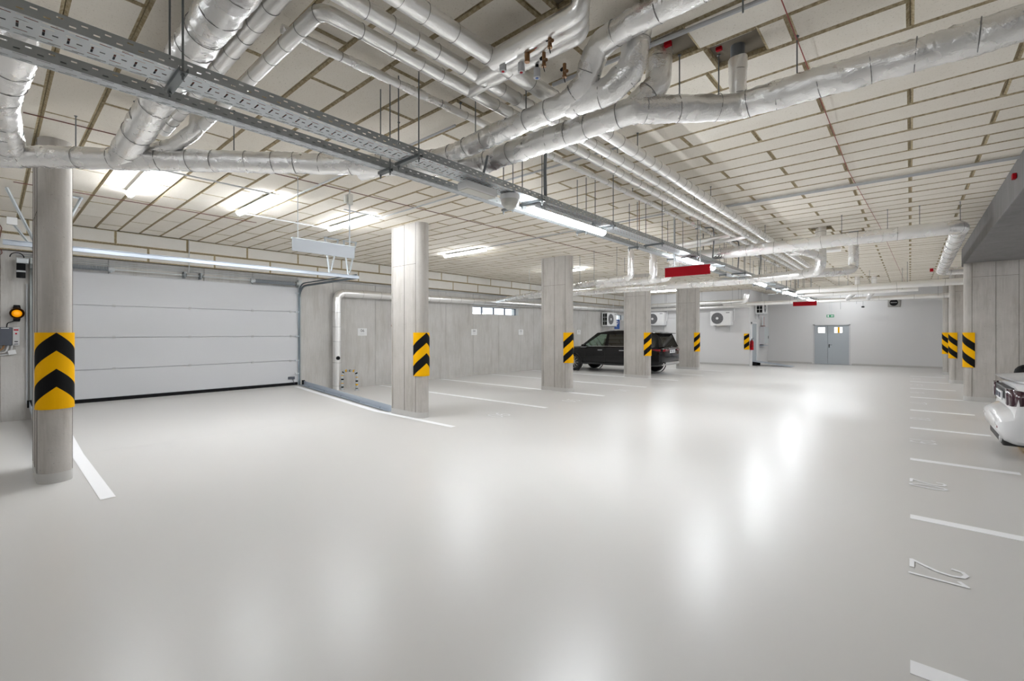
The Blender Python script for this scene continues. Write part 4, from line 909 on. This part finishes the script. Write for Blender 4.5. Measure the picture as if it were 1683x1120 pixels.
for s in (-1, 1):
    for P, mm, nm in (([(1.10, 1.09), (.07, 1.095), (.04, 1.60), (.37, 1.595)], m_tint, 'front_window'), ([(-.09, 1.095), (-.92, 1.105), (-.95, 1.60), (-.06, 1.60)], m_dtint, 'rear_window'), ([(-1.06, 1.11), (-1.76, 1.125), (-1.9, 1.60), (-1.04, 1.60)], m_dtint, 'quarter_window')):
        mb = MB(); side_poly(mb, P, yf, s, .006, -.012); build(nm, mb, mm, SUV)
    mb = MB(); side_poly(mb, [(1.12, 1.075), (-1.80, 1.11), (-1.80, 1.125), (1.12, 1.09)], yf, s, .01, .012); build('window_trim', mb, m_chrome, SUV)
    mb = MB(); mb.sweep([(.40, s*.66, 1.72), (.2, s*.67, 1.775), (-1.0, s*.68, 1.795), (-1.75, s*.67, 1.765), (-1.9, s*.66, 1.71)], .016, 8); build('roof_rail', mb, m_silver, SUV, smooth=True)
    for x in (.35, -.65): mb = MB(); mb.bar((x, s*.985, .93), (x-.22, s*.985, .935), .02, .03); build('door_handle', mb, m_chrome, SUV)
    mb = MB(); mb.box((1.02, s*1.03, 1.10), (.16, .20, .14)); m = build('mirror', mb, m_carblk, SUV, bevel=.04); mb = MB(); mb.box((1.03, s*1.03, 1.05), (.17, .205, .02)); build('mirror_trim', mb, m_silver, m)
    mb = MB(); mb.bar((1.2, s*.93, .36), (-1.0, s*.93, .36), .10, .05); build('sill', mb, m_trim, SUV)
    for x in (.02, -.97, .98): mb = MB(); mb.box((x, s*.978, .72), (.006, .004, .66)); build('door_gap', mb, m_trim, SUV)
    # tail lamp: a wedge wrapped round the corner
    mb = MB(); mb.add([(-1.98, s*.965, .99), (-2.30, s*.93, .93), (-2.30, s*.925, 1.01), (-2.0, s*.95, 1.02)], [(0,1,2,3)]); mb.add([(-2.30, s*.93, .93), (-2.475, s*.74, .925), (-2.47, s*.70, 1.01), (-2.30, s*.925, 1.01)], [(0,1,2,3)]); mb.add([(-2.475, s*.74, .925), (-2.49, s*.42, .95), (-2.485, s*.42, 1.0), (-2.47, s*.70, 1.01)], [(0,1,2,3)])
    o = build('tail_lamp', mb, m_tail, SUV); sd = o.modifiers.new('th', 'SOLIDIFY'); sd.thickness = .03; sd.offset = 1
    mb = MB(); mb.box((-2.47, s*.62, .47), (.05, .20, .07)); build('exhaust_trim', mb, m_trim, SUV, bevel=.01)
    mb = MB(); mb.box((2.30, s*.72, .80), (.16, .30, .12), 0, Matrix.Rotation(-s*.45, 3, 'Z')); build('head_lamp', mb, m_chrome, SUV, bevel=.03)
mb = MB(); mb.add([(.48, -.72, 1.66), (.48, .72, 1.66), (1.22, .88, 1.08), (1.22, -.88, 1.08)], [(0,1,2,3)]); build('windscreen', mb, m_tint, SUV)
mb = MB(); mb.add([(-2.185, -.67, 1.64), (-2.185, .67, 1.64), (-2.425, .77, 1.10), (-2.425, -.77, 1.10)], [(0,1,2,3)]); build('rear_screen', mb, m_dtint, SUV)
mb = MB(); mb.bar((-2.495, -.40, 1.035), (-2.495, .40, 1.035), .03, .028); build('boot_strip', mb, m_chrome, SUV, bevel=.006)
mb = MB(); mb.ring((-2.46, 0, 1.085), (1,0,.3), .04, .005, 18, 6)
for i in range(3): a = PI/2+i*2*PI/3; mb.bar((-2.46, 0, 1.085), (-2.46, .04*math.cos(a), 1.085+.04*math.sin(a)), .008, .006)
build('boot_emblem', mb, m_chrome, SUV)
mb = MB(); mb.box((-2.495, 0, .92), (.015, .52, .12)); pl = build('number_plate', mb, m_plate, SUV); mb = MB()
for i in range(6): mb.box((-2.505, -.17+i*.068+(.03 if i > 2 else 0), .92), (.003, .035, .07))
build('plate_print', mb, m_ink, pl)
mb = MB(); mb.add([(-2.50, -.72, .40), (-2.50, .72, .40), (-2.53, .62, .50), (-2.53, -.62, .50), (-2.36, -.76, .36), (-2.36, .76, .36), (-2.40, .78, .50), (-2.40, -.78, .50)], [(0,1,2,3),(4,7,6,5),(0,4,5,1),(3,2,6,7),(1,5,6,2),(0,3,7,4)]); build('bumper_skid', mb, m_silver, SUV, bevel=.02)
mb = MB(); mb.box((-2.44, 0, .70), (.06, 1.2, .012)); build('bumper_crease', mb, m_trim, SUV)
for x in (.35, -.6):
    for s in (-.38, .38):
        mb = MB(); mb.box((x-.1, s, 1.12), (.13, .46, .62), 0, Matrix.Rotation(-.2, 3, 'Y')); mb.box((x-.19, s, 1.50), (.09, .24, .16)); build('seat', mb, m_seat, SUV, bevel=.04)
mb = MB(); mb.ring((.62, .38, 1.13), (1, 0, -.5), .17, .016, 22, 6); build('steering_wheel', mb, m_trim, SUV); mb = MB(); mb.box((.95, 0, 1.04), (.36, 1.5, .12)); build('dashboard', mb, m_seat, SUV)

# --- white car at the right edge
WC = empty('white_car', (3.12, 9.45, 0), 0, label='white car with a boot spoiler parked at the right edge', category='car')
st = [(-2.27, .42, .48, .52, .64), (-2.25, .34, .50, .555, .77), (-2.19, .25, .52, .585, .84), (-2.12, .22, .55, .625, .87), (-2.075, .21, .60, .93, .875), (-2.0, .21, .62, .985, .885), (-1.8, .20, .64, 1.0, .895), (-1.3, .19, .66, .99, .90), (-.4, .18, .66, .97, .90), (.6, .18, .66, .95, .90), (1.2, .19, .64, .92, .89), (1.7, .20, .60, .82, .86), (2.05, .22, .54, .70, .78), (2.2, .30, .50, .60, .62)]
bo = build('body', loft([body_ring(*q) for q in st]), m_carwht, WC, smooth=True); cut_ = []
for x in (-1.32, 1.35):
    for s in (-1, 1):
        mb = MB(); mb.cyl((x, s*.6, .32), (x, s*1.2, .32), .37, 32); c = build('cutter', mb, m_trim); c.location = WC.location; cut_.append(c)
bpy.context.view_layer.update(); boolean_cut(bo, cut_)
for x in (-1.32, 1.35):
    for s in (-1, 1): wheel(WC, x, s*.885, .32, .22)
ring = lambda z, x0, x1, w, c: [(x0+c, w, z), (x1-c*2, w*.97, z), (x1, w*.8, z), (x1, -w*.8, z), (x1-c*2, -w*.97, z), (x0+c, -w, z), (x0, -w*.8, z), (x0, w*.8, z)]
build('cabin_glass', loft([ring(.93, -1.75, .95, .82, .1), ring(1.15, -1.32, .55, .74, .1), ring(1.33, -.85, .15, .64, .1)]), m_dtint2 := M('privacy_glass', (.02,.022,.024), .1, coat=1), WC, smooth=True)
build('roof', loft([ring(1.32, -.95, .22, .66, .1), ring(1.36, -.80, .05, .58, .1)]), m_carwht, WC, smooth=True)
mb = MB(); n = 14
for i in range(n):
    y0, y1 = -.80+1.6*i/n, -.80+1.6*(i+1)/n
    f = lambda y: -2.20+.20*(abs(y)/.8)**2.2; h = lambda y: 1.035+.03*(1-(abs(y)/.8)**2)
    vs = [(f(y0), y0, h(y0)), (f(y1), y1, h(y1)), (f(y1)+.36, y1, h(y1)+.045), (f(y0)+.36, y0, h(y0)+.045)]
    mb.add(vs+[(v[0]+(.05 if k < 2 else 0), v[1], v[2]-(.045 if k < 2 else .13)) for k, v in enumerate(vs)], [(0,1,2,3),(7,6,5,4),(0,4,5,1),(2,6,7,3)]+([(0,3,7,4)] if i == 0 else [])+([(1,5,6,2)] if i == n-1 else []))
build('boot_spoiler', mb, m_carwht, WC, smooth=True)
mb = MB(); mb.box((-2.10, 0, .84), (.10, 1.05, .17)); build('boot_panel', mb, m_trim, WC, bevel=.02)
mb = MB(); mb.box((-2.165, 0, .80), (.015, .52, .12)); pl = build('number_plate', mb, m_plate, WC); mb = MB()
for i in range(6): mb.box((-2.175, -.17+i*.068+(.03 if i > 2 else 0), .80), (.003, .035, .07))
mb.box((-2.174, .24, .80), (.003, .03, .11)); build('plate_print', mb, m_dgrey, pl)
for s in (-1, 1):
    mb = MB(); sec = [(-2.13, .52, .73, .92), (-2.13, .66, .715, .93), (-2.10, .78, .715, .93), (-2.03, .862, .73, .92), (-1.90, .898, .76, .90)]
    for a, b in zip(sec, sec[1:]): mb.add([(a[0]-.02, s*a[1], a[2]), (b[0]-.02, s*(b[1]+.008), b[2]), (b[0]-.02, s*(b[1]+.008), b[3]), (a[0]-.02, s*a[1], a[3])], [(0,1,2,3)])
    o = build('tail_lamp', mb, m_dtail, WC, smooth=True); sd = o.modifiers.new('th', 'SOLIDIFY'); sd.thickness = .03; sd.offset = 0
    for xx, yy in ((-2.160, .60), (-2.142, .74), (-2.085, .835)):
        mb = MB(); mb.box((xx, s*yy, .82), (.008, .012, .15)); build('lamp_bar', mb, m_tail, o)
    mb = MB(); mb.box((-2.252, s*.68, .43), (.02, .07, .03)); build('reflector', mb, m_tail, WC)
    mb = MB(); mb.box((-2.245, s*.66, .50), (.012, .13, .022)); build('boot_badge', mb, m_chrome, WC)
mb = MB(); mb.b2((-2.20, -.62, .17), (-1.9, .62, .32)); build('diffuser', mb, m_trim, WC, bevel=.02)
mb = MB(); mb.cyl((-2.22, -.55, .25), (-2.0, -.55, .25), .045, 14); build('exhaust', mb, m_chrome, WC, smooth=True)

# ------------------------------------------------------------------ small fittings under the ceiling
for loc, d, l in (((-1.32, 2.58, CZ-.02), (.07,.05,.05), 'red fire-stop tag beside the heating risers at the top edge'), ((-1.36, 3.32, CZ-.005), (.07,.05,.05), 'red fire-stop tag at the hole of the wide stub pipe'), ((-1.10, 3.66, CZ+.01), (.06,.04,.04), 'red fire-stop tag inside the hole of the grey pipe stub'),
        ((.975, 8.4, 3.62), (.05,.12,.09), 'red small box on the dark beam at the right edge'), ((.45, 17.3, 3.42), (.10,.10,.12), 'red box by the pipe elbow beyond the dark beam')):
    mb = MB(); mb.box((0,0,0), [q*.75 for q in d]); build('fire_stop_tag', mb, m_red, loc=loc, label=l, category='tag', bevel=.006)
t = empty('ceiling_siren', (-1.92, 2.72, CZ), label='grey round sounder on the ceiling behind the heating branch', category='detector')
mb = MB(); mb.cyl((0,0,0), (0,0,-.03), .08, 22); build('base', mb, m_lgrey, t, smooth=True); mb = MB(); mb.cyl((0,0,-.03), (0,0,-.07), .075, 22, 0, .05); build('cover', mb, m_pvc, t, smooth=True)
